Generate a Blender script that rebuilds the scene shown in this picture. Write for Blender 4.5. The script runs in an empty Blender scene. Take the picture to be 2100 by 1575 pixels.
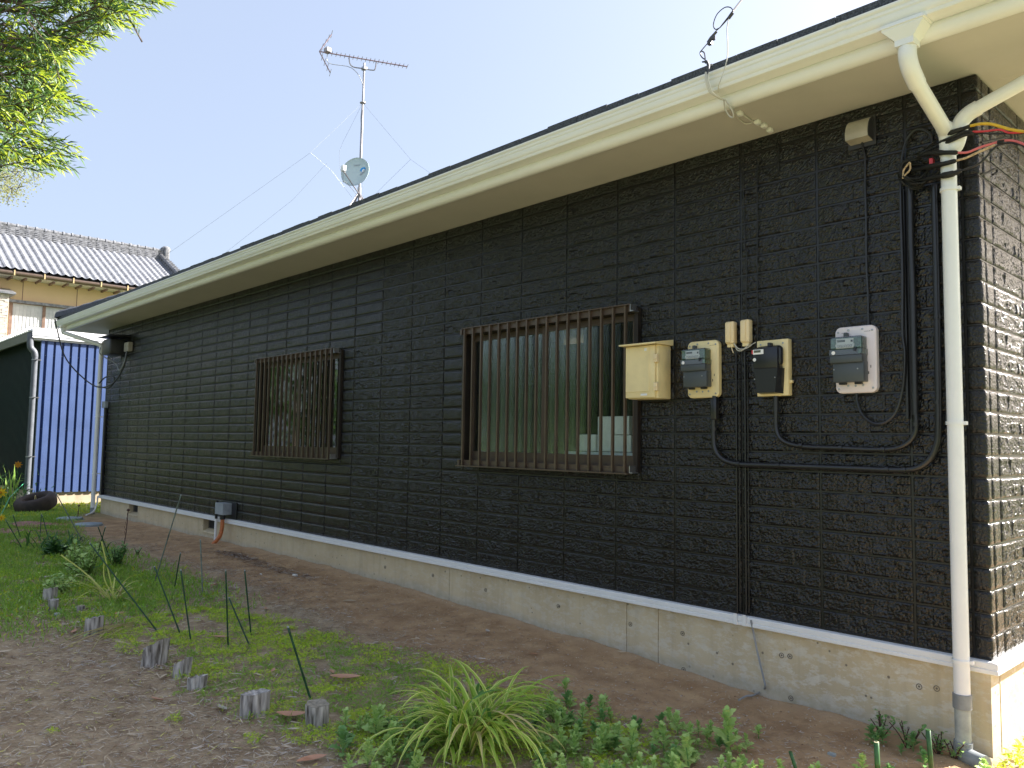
import bpy, bmesh, math, random
import numpy as np
from mathutils import Vector, Matrix
random.seed(7); rng = np.random.default_rng(11)
scene = bpy.context.scene
COL = scene.collection
R = math.radians
# ------------------------------------------------------------------ camera
CAMF, YAW, PITCH, ROLL = 1630.73, -0.81856135, 0.07482523, 0.01596302
CP = Vector((1.31414, -4.56238, 1.04868))
_cy, _sy, _cp, _sp = math.cos(YAW), math.sin(YAW), math.cos(PITCH), math.sin(PITCH)
FW = Vector((_sy*_cp, _cy*_cp, _sp)); RT0 = Vector((_cy, -_sy, 0)); UP0 = RT0.cross(FW)
RT = RT0*math.cos(ROLL) + UP0*math.sin(ROLL); UP = -RT0*math.sin(ROLL) + UP0*math.cos(ROLL)
cam_d = bpy.data.cameras.new('camera'); cam = bpy.data.objects.new('camera', cam_d); COL.objects.link(cam)
cam.matrix_world = Matrix(((RT.x, UP.x, -FW.x, CP.x), (RT.y, UP.y, -FW.y, CP.y), (RT.z, UP.z, -FW.z, CP.z), (0, 0, 0, 1)))
cam_d.sensor_width = 36; cam_d.lens = 36*CAMF/2100; cam_d.clip_start = .05; cam_d.clip_end = 600
scene.camera = cam
# ------------------------------------------------------------------ world, sun, exposure
SUN_DIR = Vector((.34, .75, .57)).normalized()          # towards the sun
SUN_EL = math.asin(SUN_DIR.z); SUN_AZ = math.atan2(SUN_DIR.x, SUN_DIR.y)
world = bpy.data.worlds.new('World'); scene.world = world; world.use_nodes = True
wn = world.node_tree.nodes; wl = world.node_tree.links; wn.clear()
sky = wn.new('ShaderNodeTexSky'); sky.sky_type = 'NISHITA'; sky.sun_disc = False
sky.sun_elevation = SUN_EL; sky.sun_rotation = SUN_AZ; sky.air_density = 1.0; sky.dust_density = 5.0; sky.ozone_density = 1.2
bg = wn.new('ShaderNodeBackground'); bg.inputs[1].default_value = .10
wo = wn.new('ShaderNodeOutputWorld')
hz = wn.new('ShaderNodeMix'); hz.data_type = 'RGBA'; hz.inputs[0].default_value = .6; hz.inputs[7].default_value = (1.62, 1.84, 2.34, 1)   # even pale haze veil
wl.new(sky.outputs[0], hz.inputs[6]); wl.new(hz.outputs[2], bg.inputs[0]); wl.new(bg.outputs[0], wo.inputs[0])
sd = bpy.data.lights.new('sun', 'SUN'); sd.energy = 5.0; sd.angle = R(.53); sd.color = (1, .96, .90)
sun = bpy.data.objects.new('sun', sd); COL.objects.link(sun)
sun.rotation_euler = SUN_DIR.to_track_quat('Z', 'Y').to_euler()
scene.render.engine = 'CYCLES'
scene.view_settings.view_transform = 'Standard'; scene.view_settings.look = 'None'
scene.view_settings.exposure = 1.95; scene.view_settings.gamma = 1
scene.view_settings.use_curve_mapping = False

# ------------------------------------------------------------------ pixel helpers (photograph pixels, 2100 wide)
def ray(u, v): return FW + RT*((u-1050)/CAMF) - UP*((v-787.5)/CAMF)
def wallp(u, v, Y=0.0):
    d = ray(u, v); return CP + d*((Y-CP.y)/d.y)
def sidep(u, v, X=0.0):
    d = ray(u, v); return CP + d*((X-CP.x)/d.x)
def zp(u, v, z):
    d = ray(u, v); return CP + d*((z-CP.z)/d.z)
def atd(u, v, D): return CP + ray(u, v)*D
GX = [-60, -40, -17, -14.4, -8, -6.2, -4.9, -3.9, -2.26, -1.5, -.6, 5, 40]
GZ = [-.45, -.43, -.405, -.352, -.32, -.326, -.354, -.385, -.428, -.469, -.485, -.5, -.5]
def gz(x, y): return float(np.interp(x, GX, GZ)) - .02*min(max(-y, 0), 4)
def gp(u, v):
    z = -.4
    for _ in range(8):
        q = zp(u, v, z); z = gz(q.x, q.y)
    return Vector((q.x, q.y, z))

# ------------------------------------------------------------------ materials
MATS = {}
def mat(name, col, rough=.6, spec=.5, metal=0, var=.12, vs=6, bump=0, bs=60, hue=None, coat=0, dirt=None):
    m = bpy.data.materials.new(name); m.use_nodes = True; nt = m.node_tree; N = nt.nodes; L = nt.links
    b = N['Principled BSDF']
    b.inputs['Roughness'].default_value = rough; b.inputs['Metallic'].default_value = metal
    b.inputs['Specular IOR Level'].default_value = spec
    if coat: b.inputs['Coat Weight'].default_value = coat; b.inputs['Coat Roughness'].default_value = .08
    geo = N.new('ShaderNodeNewGeometry')
    c2 = hue or tuple(c*(1-var*2) for c in col)
    n1 = N.new('ShaderNodeTexNoise'); n1.inputs['Scale'].default_value = vs; n1.inputs['Detail'].default_value = 6
    n1.inputs['Roughness'].default_value = .65
    L.new(geo.outputs['Position'], n1.inputs['Vector'])
    rp = N.new('ShaderNodeValToRGB'); rp.color_ramp.elements[0].position = .35; rp.color_ramp.elements[1].position = .65
    c1 = tuple(min(1, c*(1+var)) for c in col)
    rp.color_ramp.elements[0].color = (*c2, 1); rp.color_ramp.elements[1].color = (*c1, 1)
    L.new(n1.outputs[0], rp.inputs[0]); L.new(rp.outputs[0], b.inputs['Base Color'])
    if bump:
        n2 = N.new('ShaderNodeTexNoise'); n2.inputs['Scale'].default_value = bs; n2.inputs['Detail'].default_value = 5
        L.new(geo.outputs['Position'], n2.inputs['Vector'])
        bp = N.new('ShaderNodeBump'); bp.inputs['Strength'].default_value = 1; bp.inputs['Distance'].default_value = bump
        L.new(n2.outputs[0], bp.inputs['Height']); L.new(bp.outputs[0], b.inputs['Normal'])
    MATS[name] = m
    return m
def nodes(m): return m.node_tree.nodes, m.node_tree.links
def leafmat(name, col, col2, rough=.45, trans=.35, vs=9):
    m = bpy.data.materials.new(name); m.use_nodes = True; N, L = nodes(m)
    b = N['Principled BSDF']; b.inputs['Roughness'].default_value = rough; b.inputs['Specular IOR Level'].default_value = .4
    geo = N.new('ShaderNodeNewGeometry'); n1 = N.new('ShaderNodeTexNoise'); n1.inputs['Scale'].default_value = vs
    n1.inputs['Detail'].default_value = 3
    L.new(geo.outputs['Position'], n1.inputs['Vector'])
    mx = N.new('ShaderNodeMix'); mx.data_type = 'RGBA'; mx.inputs[6].default_value = (*col, 1); mx.inputs[7].default_value = (*col2, 1)
    ad = N.new('ShaderNodeMath'); ad.operation = 'MULTIPLY_ADD'; ad.inputs[1].default_value = .8; ad.inputs[2].default_value = 0
    L.new(geo.outputs['Random Per Island'], ad.inputs[0])
    a2 = N.new('ShaderNodeMath'); a2.operation = 'MULTIPLY_ADD'; a2.inputs[1].default_value = .9; a2.use_clamp = True
    L.new(n1.outputs[0], a2.inputs[0]); 
    sb = N.new('ShaderNodeMath'); sb.operation = 'SUBTRACT'; sb.inputs[1].default_value = .4
    L.new(ad.outputs[0], sb.inputs[0]); L.new(sb.outputs[0], a2.inputs[2])
    L.new(a2.outputs[0], mx.inputs[0]); L.new(mx.outputs[2], b.inputs['Base Color'])
    tr = N.new('ShaderNodeBsdfTranslucent'); L.new(mx.outputs[2], tr.inputs['Color'])
    ms = N.new('ShaderNodeMixShader'); ms.inputs[0].default_value = trans
    L.new(b.outputs[0], ms.inputs[1]); L.new(tr.outputs[0], ms.inputs[2]); L.new(ms.outputs[0], N['Material Output'].inputs[0])
    MATS[name] = m; return m

def siding_mat():
    m = bpy.data.materials.new('glossy_dark_siding'); m.use_nodes = True; N, L = nodes(m)
    b = N['Principled BSDF']; b.inputs['Roughness'].default_value = .15; b.inputs['Specular IOR Level'].default_value = .5
    b.inputs['Base Color'].default_value = (.0065, .006, .006, 1)
    geo = N.new('ShaderNodeNewGeometry')
    sep = N.new('ShaderNodeSeparateXYZ'); L.new(geo.outputs['Position'], sep.inputs[0])
    ad = N.new('ShaderNodeMath'); ad.operation = 'ADD'; L.new(sep.outputs[0], ad.inputs[0]); L.new(sep.outputs[1], ad.inputs[1])
    cb = N.new('ShaderNodeCombineXYZ'); L.new(ad.outputs[0], cb.inputs[0]); L.new(sep.outputs[2], cb.inputs[2])
    # blocky chips: squarish cells of different height with steps between them
    mp = N.new('ShaderNodeMapping'); mp.inputs['Scale'].default_value = (13, 1, 20); L.new(cb.outputs[0], mp.inputs[0])
    nz0 = N.new('ShaderNodeTexNoise'); nz0.inputs['Scale'].default_value = 30; nz0.inputs['Detail'].default_value = 3; L.new(cb.outputs[0], nz0.inputs['Vector'])
    mxv = N.new('ShaderNodeMix'); mxv.data_type = 'VECTOR'; mxv.inputs[0].default_value = .13
    L.new(mp.outputs[0], mxv.inputs[4]); 
    sc = N.new('ShaderNodeVectorMath'); sc.operation = 'MULTIPLY_ADD'; sc.inputs[1].default_value = (2.2, 2.2, 2.2)
    L.new(nz0.outputs[1], sc.inputs[0]); L.new(mp.outputs[0], sc.inputs[2]); L.new(sc.outputs[0], mxv.inputs[5])
    vo = N.new('ShaderNodeTexVoronoi'); vo.distance = 'CHEBYCHEV'; vo.inputs['Scale'].default_value = 1; vo.inputs['Randomness'].default_value = .8
    L.new(mxv.outputs[1], vo.inputs['Vector'])
    sp2 = N.new('ShaderNodeSeparateColor'); L.new(vo.outputs['Color'], sp2.inputs[0])
    # chiselled diagonal gouges
    mp2 = N.new('ShaderNodeMapping'); mp2.inputs['Rotation'].default_value = (0, R(38), 0); mp2.inputs['Scale'].default_value = (26, 1, 60); L.new(cb.outputs[0], mp2.inputs[0])
    nz = N.new('ShaderNodeTexNoise'); nz.noise_type = 'RIDGED_MULTIFRACTAL'; nz.inputs['Scale'].default_value = 1; nz.inputs['Detail'].default_value = 3; nz.inputs['Roughness'].default_value = .55
    L.new(mp2.outputs[0], nz.inputs['Vector'])
    nf = N.new('ShaderNodeTexNoise'); nf.inputs['Scale'].default_value = 70; nf.inputs['Detail'].default_value = 3; L.new(cb.outputs[0], nf.inputs['Vector'])
    h1 = N.new('ShaderNodeMath'); h1.operation = 'MULTIPLY'; h1.inputs[1].default_value = 1.0; L.new(sp2.outputs[0], h1.inputs[0])
    h2 = N.new('ShaderNodeMath'); h2.operation = 'MULTIPLY_ADD'; h2.inputs[1].default_value = .28; L.new(nz.outputs[0], h2.inputs[0]); L.new(h1.outputs[0], h2.inputs[2])
    h3 = N.new('ShaderNodeMath'); h3.operation = 'MULTIPLY_ADD'; h3.inputs[1].default_value = .55; L.new(nf.outputs[0], h3.inputs[0]); L.new(h2.outputs[0], h3.inputs[2])
    bp = N.new('ShaderNodeBump'); bp.inputs['Strength'].default_value = 1; bp.inputs['Distance'].default_value = .012
    L.new(h3.outputs[0], bp.inputs['Height']); L.new(bp.outputs[0], b.inputs['Normal'])
    MATS['siding'] = m; return m
siding_mat()
m = mat('joint_paint', (.009, .0085, .0085), .34, .55, var=.1); MATS['joint'] = m
mat('cream_paint', (.83, .83, .82), .32, .5, var=.02, vs=2)
mat('soffit_paint', (.56, .53, .48), .6, .4, var=.03, vs=1.5)
mat('white_trim', (.82, .82, .82), .35, .5, var=.02)
mat('white_pvc', (.83, .83, .82), .3, .5, var=.02)
mat('grey_pvc', (.24, .26, .27), .4, .5, var=.10, vs=20)
mat('grey_pvc_light', (.36, .39, .38), .4, .5, var=.12, vs=12)
mat('cream_plastic', (.80, .66, .36), .4, .5, var=.04, vs=8)
mat('cream_plastic_pale', (.83, .66, .40), .4, .5, var=.03)
mat('pale_pink_plastic', (.78, .70, .72), .38, .5, var=.02)
mat('meter_grey', (.060, .070, .078), .38, .5, var=.04)
mat('meter_black', (.012, .013, .018), .3, .5, var=.04)
mat('meter_clear', (.30, .35, .36), .12, .6, var=.03)
mat('meter_green', (.10, .20, .14), .25, .5, var=.25, vs=90)
mat('label_white', (.80, .80, .80), .4, .4, var=.01)
mat('lcd', (.09, .10, .07), .2, .5, var=.02)
mat('print_dark', (.05, .05, .06), .5, .3, var=.02)
mat('print_faint', (.35, .38, .42), .5, .3, var=.02)
mat('black_conduit', (.016, .016, .018), .28, .55, var=.1)
mat('black_cable', (.012, .012, .013), .4, .5, var=.1)
mat('black_tape', (.014, .014, .014), .55, .4, var=.3, vs=80, bump=.002, bs=200)
mat('red_wire', (.65, .05, .07), .4, .5)
mat('pink_wire', (.70, .16, .18), .4, .5)
mat('yellow_wire', (.75, .48, .04), .4, .5)
mat('tan_wire', (.55, .40, .25), .5, .4, var=.25, vs=70)
mat('grey_cable', (.30, .31, .32), .45, .5)
mat('white_cable', (.62, .60, .55), .45, .5)
mat('steel', (.42, .42, .44), .35, .5, metal=.9, var=.1)
mat('mast_metal', (.36, .34, .35), .4, .5, metal=.6, var=.1)
mat('boom_metal', (.33, .24, .28), .45, .5, metal=.4, var=.1)
mat('dark_steel', (.08, .08, .09), .45, .5, metal=.5)
mat('dish_paint', (.50, .60, .62), .4, .4, var=.03)
mat('dish_blue', (.02, .30, .72), .4, .4)
mat('brown_aluminium', (.105, .075, .058), .36, .5, metal=.35, var=.06)
mat('brown_aluminium_front', (.125, .09, .066), .30, .5, metal=.35, var=.12, vs=3)
mat('dark_bronze', (.035, .027, .023), .4, .5, metal=.3)
mat('orange_hose', (.55, .17, .055), .45, .5, var=.15, vs=30)
mat('box_grey', (.33, .36, .39), .5, .4)
mat('hood_beige', (.42, .38, .32), .4, .5)
mat('hood_side', (.035, .035, .04), .4, .5)
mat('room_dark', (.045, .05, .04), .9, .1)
mat('carton_white', (.85, .85, .84), .7, .2, var=.04)
mat('curtain_tan', (.40, .36, .26), .9, .1)
mat('shed_blue', (.072, .112, .25), .4, .35, var=.06, vs=2)
mat('shed_groove_shade', (.012, .035, .12), .4, .5)
mat('shed_green', (.008, .020, .021), .6, .2, var=.1)
mat('shed_grey', (.11, .12, .14), .5, .4)
mat('shed_verge', (.10, .11, .085), .5, .4)
mat('shed_white', (.85, .85, .88), .35, .5, var=.02)
mat('shed_concrete', (.52, .42, .30), .85, .2, var=.12, vs=4)
mat('tan_stucco', (.58, .43, .26), .85, .2, var=.03, vs=1)
mat('brown_wood', (.19, .12, .09), .6, .3)
mat('curtain_white', (.45, .46, .48), .8, .2, var=.06, vs=3)
mat('stone_cream', (.52, .47, .42), .85, .2, var=.12, vs=9)
mat('kawara', (.20, .21, .235), .5, .35, var=.15, vs=6, hue=(.12, .125, .145))
mat('kawara_ridge', (.17, .175, .19), .35, .5, var=.3, vs=8)
mat('cream_oni', (.5, .38, .2), .5, .4)
mat('tyre_rubber', (.035, .028, .026), .75, .3, var=.3, vs=8, hue=(.075, .055, .045))
mat('lid_grey', (.36, .42, .45), .6, .3, var=.08)
mat('paver_pink', (.36, .20, .15), .9, .2, var=.2, vs=12)
mat('stake_green', (.018, .075, .035), .35, .5, var=.25, vs=20)
mat('stake_grey', (.16, .20, .17), .45, .5, var=.2, vs=20)
mat('bamboo_cut', (.60, .55, .36), .7, .3)
mat('bamboo_green', (.035, .12, .03), .4, .5, var=.2, vs=25)
mat('twig', (.10, .055, .045), .8, .2)
mat('bark', (.11, .085, .07), .9, .2, var=.3, vs=12, bump=.02, bs=25)
mat('soap_white', (.7, .68, .64), .7, .3)
mat('pine_dark', (.02, .03, .012), .8, .2, var=.3)
mat('twine_green', (.05, .35, .18), .5, .4)
leafmat('podo_old', (.04, .10, .025), (.11, .21, .045))
leafmat('podo_young', (.30, .42, .03), (.50, .56, .05), trans=.45)
leafmat('podo_under', (.20, .27, .14), (.10, .17, .07))
leafmat('pale_leaf', (.30, .33, .14), (.45, .45, .22), trans=.4)
leafmat('sedum', (.44, .64, .03), (.70, .82, .07), trans=.25, vs=5)
leafmat('sedum_dark', (.20, .42, .03), (.36, .56, .05), trans=.25)
leafmat('grass_leaf', (.18, .36, .06), (.44, .58, .13), trans=.35, vs=3)
leafmat('mugwort', (.34, .54, .15), (.55, .70, .26), trans=.3, vs=12)
leafmat('mugwort_dark', (.15, .32, .09), (.26, .44, .15), trans=.3, vs=12)
leafmat('lily_green', (.26, .46, .06), (.44, .60, .09), trans=.35)
leafmat('lily_yellow', (.62, .68, .15), (.75, .76, .28), trans=.35)
leafmat('lily_dark', (.08, .22, .05), (.16, .3, .06), trans=.3)
leafmat('dry_straw', (.42, .35, .15), (.55, .48, .22), trans=.2)
leafmat('flower_leaf', (.04, .13, .03), (.10, .22, .05))
leafmat('yellow_green', (.40, .50, .03), (.60, .62, .06), trans=.4)
leafmat('petal_yellow', (.80, .55, .02), (.85, .65, .05))
leafmat('petal_orange', (.75, .28, .02), (.80, .40, .03))
leafmat('hedge_leaf', (.035, .075, .022), (.075, .14, .035), vs=2)
leafmat('litter_tan', (.48, .38, .26), (.62, .52, .38), trans=.05)
leafmat('litter_brown', (.22, .13, .085), (.36, .24, .16), trans=.05)
leafmat('litter_grey', (.40, .35, .31), (.56, .50, .44), trans=.05)
leafmat('litter_yellow', (.55, .52, .14), (.6, .55, .2), trans=.1)
leafmat('dead_leaf', (.48, .22, .13), (.6, .36, .24), trans=.1)

def ground_mat():
    m = bpy.data.materials.new('yard_soil'); m.use_nodes = True; N, L = nodes(m)
    b = N['Principled BSDF']; b.inputs['Roughness'].default_value = .95; b.inputs['Specular IOR Level'].default_value = .15
    geo = N.new('ShaderNodeNewGeometry'); sep = N.new('ShaderNodeSeparateXYZ'); L.new(geo.outputs['Position'], sep.inputs[0])
    def noise(s, d=6, r=.6):
        n = N.new('ShaderNodeTexNoise'); n.inputs['Scale'].default_value = s; n.inputs['Detail'].default_value = d; n.inputs['Roughness'].default_value = r
        L.new(geo.outputs['Position'], n.inputs['Vector']); return n.outputs[0]
    def ramp(src, p0, c0, p1, c1):
        r = N.new('ShaderNodeValToRGB'); r.color_ramp.elements[0].position = p0; r.color_ramp.elements[1].position = p1
        r.color_ramp.elements[0].color = (*c0, 1); r.color_ramp.elements[1].color = (*c1, 1); L.new(src, r.inputs[0]); return r.outputs[0]
    def mix(f, a, b_):
        x = N.new('ShaderNodeMix'); x.data_type = 'RGBA'; L.new(f, x.inputs[0]); L.new(a, x.inputs[6]); L.new(b_, x.inputs[7]); return x.outputs[2]
    soil = ramp(noise(5), .35, (.36, .225, .125), .68, (.57, .385, .22))
    yard = ramp(noise(7), .35, (.30, .22, .14), .68, (.50, .39, .26))
    pale = ramp(noise(90, 3), .45, (.28, .22, .17), .75, (.5, .43, .35))
    fine = ramp(noise(160, 3), .60, (0, 0, 0), .68, (1, 1, 1))
    # distance from wall: red-brown bare strip then grey-brown yard
    ny = N.new('ShaderNodeMath'); ny.operation = 'MULTIPLY_ADD'; ny.inputs[1].default_value = 1.4; L.new(noise(1.3, 4), ny.inputs[0]); L.new(sep.outputs[1], ny.inputs[2])
    mr = N.new('ShaderNodeMapRange'); mr.inputs[1].default_value = -.62; mr.inputs[2].default_value = -.22; mr.inputs[3].default_value = 1; mr.inputs[4].default_value = 0
    L.new(ny.outputs[0], mr.inputs[0])
    c = mix(mr.outputs[0], soil, yard); 
    fm = N.new('ShaderNodeMath'); fm.operation = 'MULTIPLY'; fm.inputs[1].default_value = .45; L.new(fine, fm.inputs[0])
    c = mix(fm.outputs[0], c, pale)
    # lighter dry rim right along the foundation
    mr2 = N.new('ShaderNodeMapRange'); mr2.inputs[1].default_value = -.16; mr2.inputs[2].default_value = -.03; L.new(sep.outputs[1], mr2.inputs[0])
    dry = ramp(noise(9), .3, (.42, .29, .18), .7, (.54, .39, .25)); 
    f2 = N.new('ShaderNodeMath'); f2.operation = 'MULTIPLY'; f2.inputs[1].default_value = .8; L.new(mr2.outputs[0], f2.inputs[0]); c = mix(f2.outputs[0], c, dry)
    # mown grass covers the rest of the plot
    gy = N.new('ShaderNodeMapRange'); gy.inputs[1].default_value = -4.9; gy.inputs[2].default_value = -5.7; ng = N.new('ShaderNodeMath'); ng.operation = 'MULTIPLY_ADD'; ng.inputs[1].default_value = .8; L.new(noise(1.1, 4), ng.inputs[0]); L.new(sep.outputs[1], ng.inputs[2]); L.new(ng.outputs[0], gy.inputs[0])
    gcol = ramp(noise(14), .3, (.12, .15, .06), .7, (.25, .26, .13)); c = mix(gy.outputs[0], c, gcol); gl_ = N.new('ShaderNodeMapRange'); gl_.inputs[1].default_value = -13; gl_.inputs[2].default_value = -16; L.new(sep.outputs[0], gl_.inputs[0]); dg = ramp(noise(14), .3, (.05, .09, .03), .7, (.12, .17, .05)); c = mix(gl_.outputs[0], c, dg); gx_ = N.new('ShaderNodeMapRange'); gx_.inputs[1].default_value = .9; gx_.inputs[2].default_value = 1.6; L.new(sep.outputs[0], gx_.inputs[0]); c = mix(gx_.outputs[0], c, gcol)
    L.new(c, b.inputs['Base Color'])
    bp = N.new('ShaderNodeBump'); bp.inputs['Distance'].default_value = .012; bp.inputs['Strength'].default_value = .9
    L.new(noise(55, 6, .7), bp.inputs['Height']); L.new(bp.outputs[0], b.inputs['Normal'])
    return m
MATS['ground'] = ground_mat()

def concrete_mat():
    m = bpy.data.materials.new('weathered_concrete'); m.use_nodes = True; N, L = nodes(m)
    b = N['Principled BSDF']; b.inputs['Roughness'].default_value = .85; b.inputs['Specular IOR Level'].default_value = .25
    geo = N.new('ShaderNodeNewGeometry'); sep = N.new('ShaderNodeSeparateXYZ'); L.new(geo.outputs['Position'], sep.inputs[0])
    def noise(s, d=6, r=.6, vec=None):
        n = N.new('ShaderNodeTexNoise'); n.inputs['Scale'].default_value = s; n.inputs['Detail'].default_value = d; n.inputs['Roughness'].default_value = r
        L.new(vec or geo.outputs['Position'], n.inputs['Vector']); return n.outputs[0]
    def ramp(src, p0, c0, p1, c1):
        r = N.new('ShaderNodeValToRGB'); r.color_ramp.elements[0].position = p0; r.color_ramp.elements[1].position = p1
        r.color_ramp.elements[0].color = (*c0, 1); r.color_ramp.elements[1].color = (*c1, 1); L.new(src, r.inputs[0]); return r.outputs[0]
    def mix(f, a, b_):
        x = N.new('ShaderNodeMix'); x.data_type = 'RGBA'
        if isinstance(f, float): x.inputs[0].default_value = f
        else: L.new(f, x.inputs[0])
        L.new(a, x.inputs[6]); L.new(b_, x.inputs[7]); return x.outputs[2]
    base = ramp(noise(2.2, 5), .3, (.52, .42, .27), .7, (.65, .55, .37))
    # flaked lighter skin
    mp = N.new('ShaderNodeMapping'); mp.inputs['Scale'].default_value = (.7, 1, 1.5); L.new(geo.outputs['Position'], mp.inputs[0])
    fl = ramp(noise(13, 12, .78, mp.outputs[0]), .49, (0, 0, 0), .56, (1, 1, 1))
    lx = N.new('ShaderNodeMapRange'); lx.inputs[1].default_value = -6; lx.inputs[2].default_value = -.5; lx.inputs[3].default_value = .15; lx.inputs[4].default_value = .7; L.new(sep.outputs[0], lx.inputs[0])
    fm = N.new('ShaderNodeMath'); fm.operation = 'MULTIPLY'; L.new(fl, fm.inputs[0]); L.new(lx.outputs[0], fm.inputs[1])
    lite = ramp(noise(20), .3, (.60, .56, .48), .7, (.74, .70, .60))
    c = mix(fm.outputs[0], base, lite)
    st_m = N.new('ShaderNodeMapping'); st_m.inputs['Scale'].default_value = (9, 1, .7); L.new(geo.outputs['Position'], st_m.inputs[0])
    stk = ramp(noise(1, 6, .6, st_m.outputs[0]), .5, (0, 0, 0), .75, (1, 1, 1)); sm_ = N.new('ShaderNodeMath'); sm_.operation = 'MULTIPLY'; sm_.inputs[1].default_value = .45; L.new(stk, sm_.inputs[0])
    c = mix(sm_.outputs[0], c, ramp(noise(5), .3, (.30, .25, .17), .7, (.42, .35, .24)))
    # pits
    pv = N.new('ShaderNodeTexVoronoi'); pv.inputs['Scale'].default_value = 11; L.new(geo.outputs['Position'], pv.inputs['Vector'])
    pit = ramp(pv.outputs['Distance'], .07, (1, 1, 1), .11, (0, 0, 0)); dark = ramp(noise(3), 0, (.17, .14, .10), 1, (.28, .24, .18))
    c = mix(pit, c, dark)
    # darker grey-green band near the ground (ground level varies along the wall)
    md = N.new('ShaderNodeMath'); md.operation = 'MULTIPLY_ADD'; md.inputs[1].default_value = .10; L.new(noise(1.8, 5), md.inputs[0]); L.new(sep.outputs[2], md.inputs[2])
    sx = N.new('ShaderNodeMapRange'); sx.inputs[1].default_value = -5; sx.inputs[2].default_value = -.5; sx.inputs[3].default_value = -.27; sx.inputs[4].default_value = -.405; L.new(sep.outputs[0], sx.inputs[0])
    df = N.new('ShaderNodeMath'); df.operation = 'SUBTRACT'; L.new(md.outputs[0], df.inputs[0]); L.new(sx.outputs[0], df.inputs[1])
    dm = ramp(df.outputs[0], .0, (1, 1, 1), .06, (0, 0, 0)); 
    dmm = N.new('ShaderNodeMath'); dmm.operation = 'MULTIPLY'; dmm.inputs[1].default_value = .6; L.new(dm, dmm.inputs[0])
    low_tone = ramp(noise(14), .3, (.30, .29, .23), .7, (.50, .47, .40)); c = mix(dmm.outputs[0], c, low_tone)
    L.new(c, b.inputs['Base Color'])
    bp = N.new('ShaderNodeBump'); bp.inputs['Distance'].default_value = .002; L.new(noise(40, 8, .7), bp.inputs['Height']); L.new(bp.outputs[0], b.inputs['Normal'])
    return m
MATS['concrete'] = concrete_mat()

def wood_mat():
    m = bpy.data.materials.new('weathered_log'); m.use_nodes = True; N, L = nodes(m)
    b = N['Principled BSDF']; b.inputs['Roughness'].default_value = .9; b.inputs['Specular IOR Level'].default_value = .15
    geo = N.new('ShaderNodeNewGeometry'); mp = N.new('ShaderNodeMapping'); mp.inputs['Scale'].default_value = (38, 38, 6); L.new(geo.outputs['Position'], mp.inputs[0])
    n = N.new('ShaderNodeTexNoise'); n.inputs['Scale'].default_value = 1; n.inputs['Detail'].default_value = 6; L.new(mp.outputs[0], n.inputs['Vector'])
    r = N.new('ShaderNodeValToRGB'); r.color_ramp.elements[0].position = .30; r.color_ramp.elements[1].position = .66
    r.color_ramp.elements[0].color = (.09, .078, .066, 1); r.color_ramp.elements[1].color = (.60, .56, .52, 1)
    L.new(n.outputs[0], r.inputs[0]); L.new(r.outputs[0], b.inputs['Base Color'])
    bp = N.new('ShaderNodeBump'); bp.inputs['Distance'].default_value = .006; L.new(n.outputs[0], bp.inputs['Height']); L.new(bp.outputs[0], b.inputs['Normal'])
    return m
MATS['log'] = wood_mat()
mat('log_top', (.36, .32, .25), .9, .2, var=.2, vs=40)
mat('roof_shingle', (.085, .09, .105), .75, .35, var=.35, vs=120, bump=.004, bs=150)

def glass_mat(name, tint, k, bump=0, bs=60, stretch=1, spec=.10):
    m = bpy.data.materials.new(name); m.use_nodes = True; N, L = nodes(m); N.remove(N['Principled BSDF'])
    tr = N.new('ShaderNodeBsdfTransparent'); tr.inputs[0].default_value = (*tint, 1)
    gl = N.new('ShaderNodeBsdfGlossy'); gl.inputs['Roughness'].default_value = .03 if not bump else .10
    fr = N.new('ShaderNodeFresnel'); fr.inputs[0].default_value = 1.5
    ad = N.new('ShaderNodeMath'); ad.operation = 'MULTIPLY_ADD'; ad.inputs[1].default_value = k; ad.inputs[2].default_value = spec; ad.use_clamp = True
    L.new(fr.outputs[0], ad.inputs[0])
    if bump:
        geo = N.new('ShaderNodeNewGeometry'); n = N.new('ShaderNodeTexNoise'); n.inputs['Scale'].default_value = bs; n.inputs['Detail'].default_value = 2
        L.new(geo.outputs['Position'], n.inputs['Vector']); bp = N.new('ShaderNodeBump'); bp.inputs['Distance'].default_value = bump
        L.new(n.outputs[0], bp.inputs['Height']); L.new(bp.outputs[0], gl.inputs['Normal'])
    ms = N.new('ShaderNodeMixShader'); L.new(ad.outputs[0], ms.inputs[0]); L.new(tr.outputs[0], ms.inputs[1]); L.new(gl.outputs[0], ms.inputs[2])
    L.new(ms.outputs[0], N['Material Output'].inputs[0]); MATS[name] = m; return m
glass_mat('obscured_glass', (.88, .92, .90), .35, bump=.0012, bs=60, spec=.0)
glass_mat('clear_glass', (.88, .92, .88), 1.8, bump=0, spec=.04)
glass_mat('meter_glass', (.86, .9, .9), 1.0, spec=.06)

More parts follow.
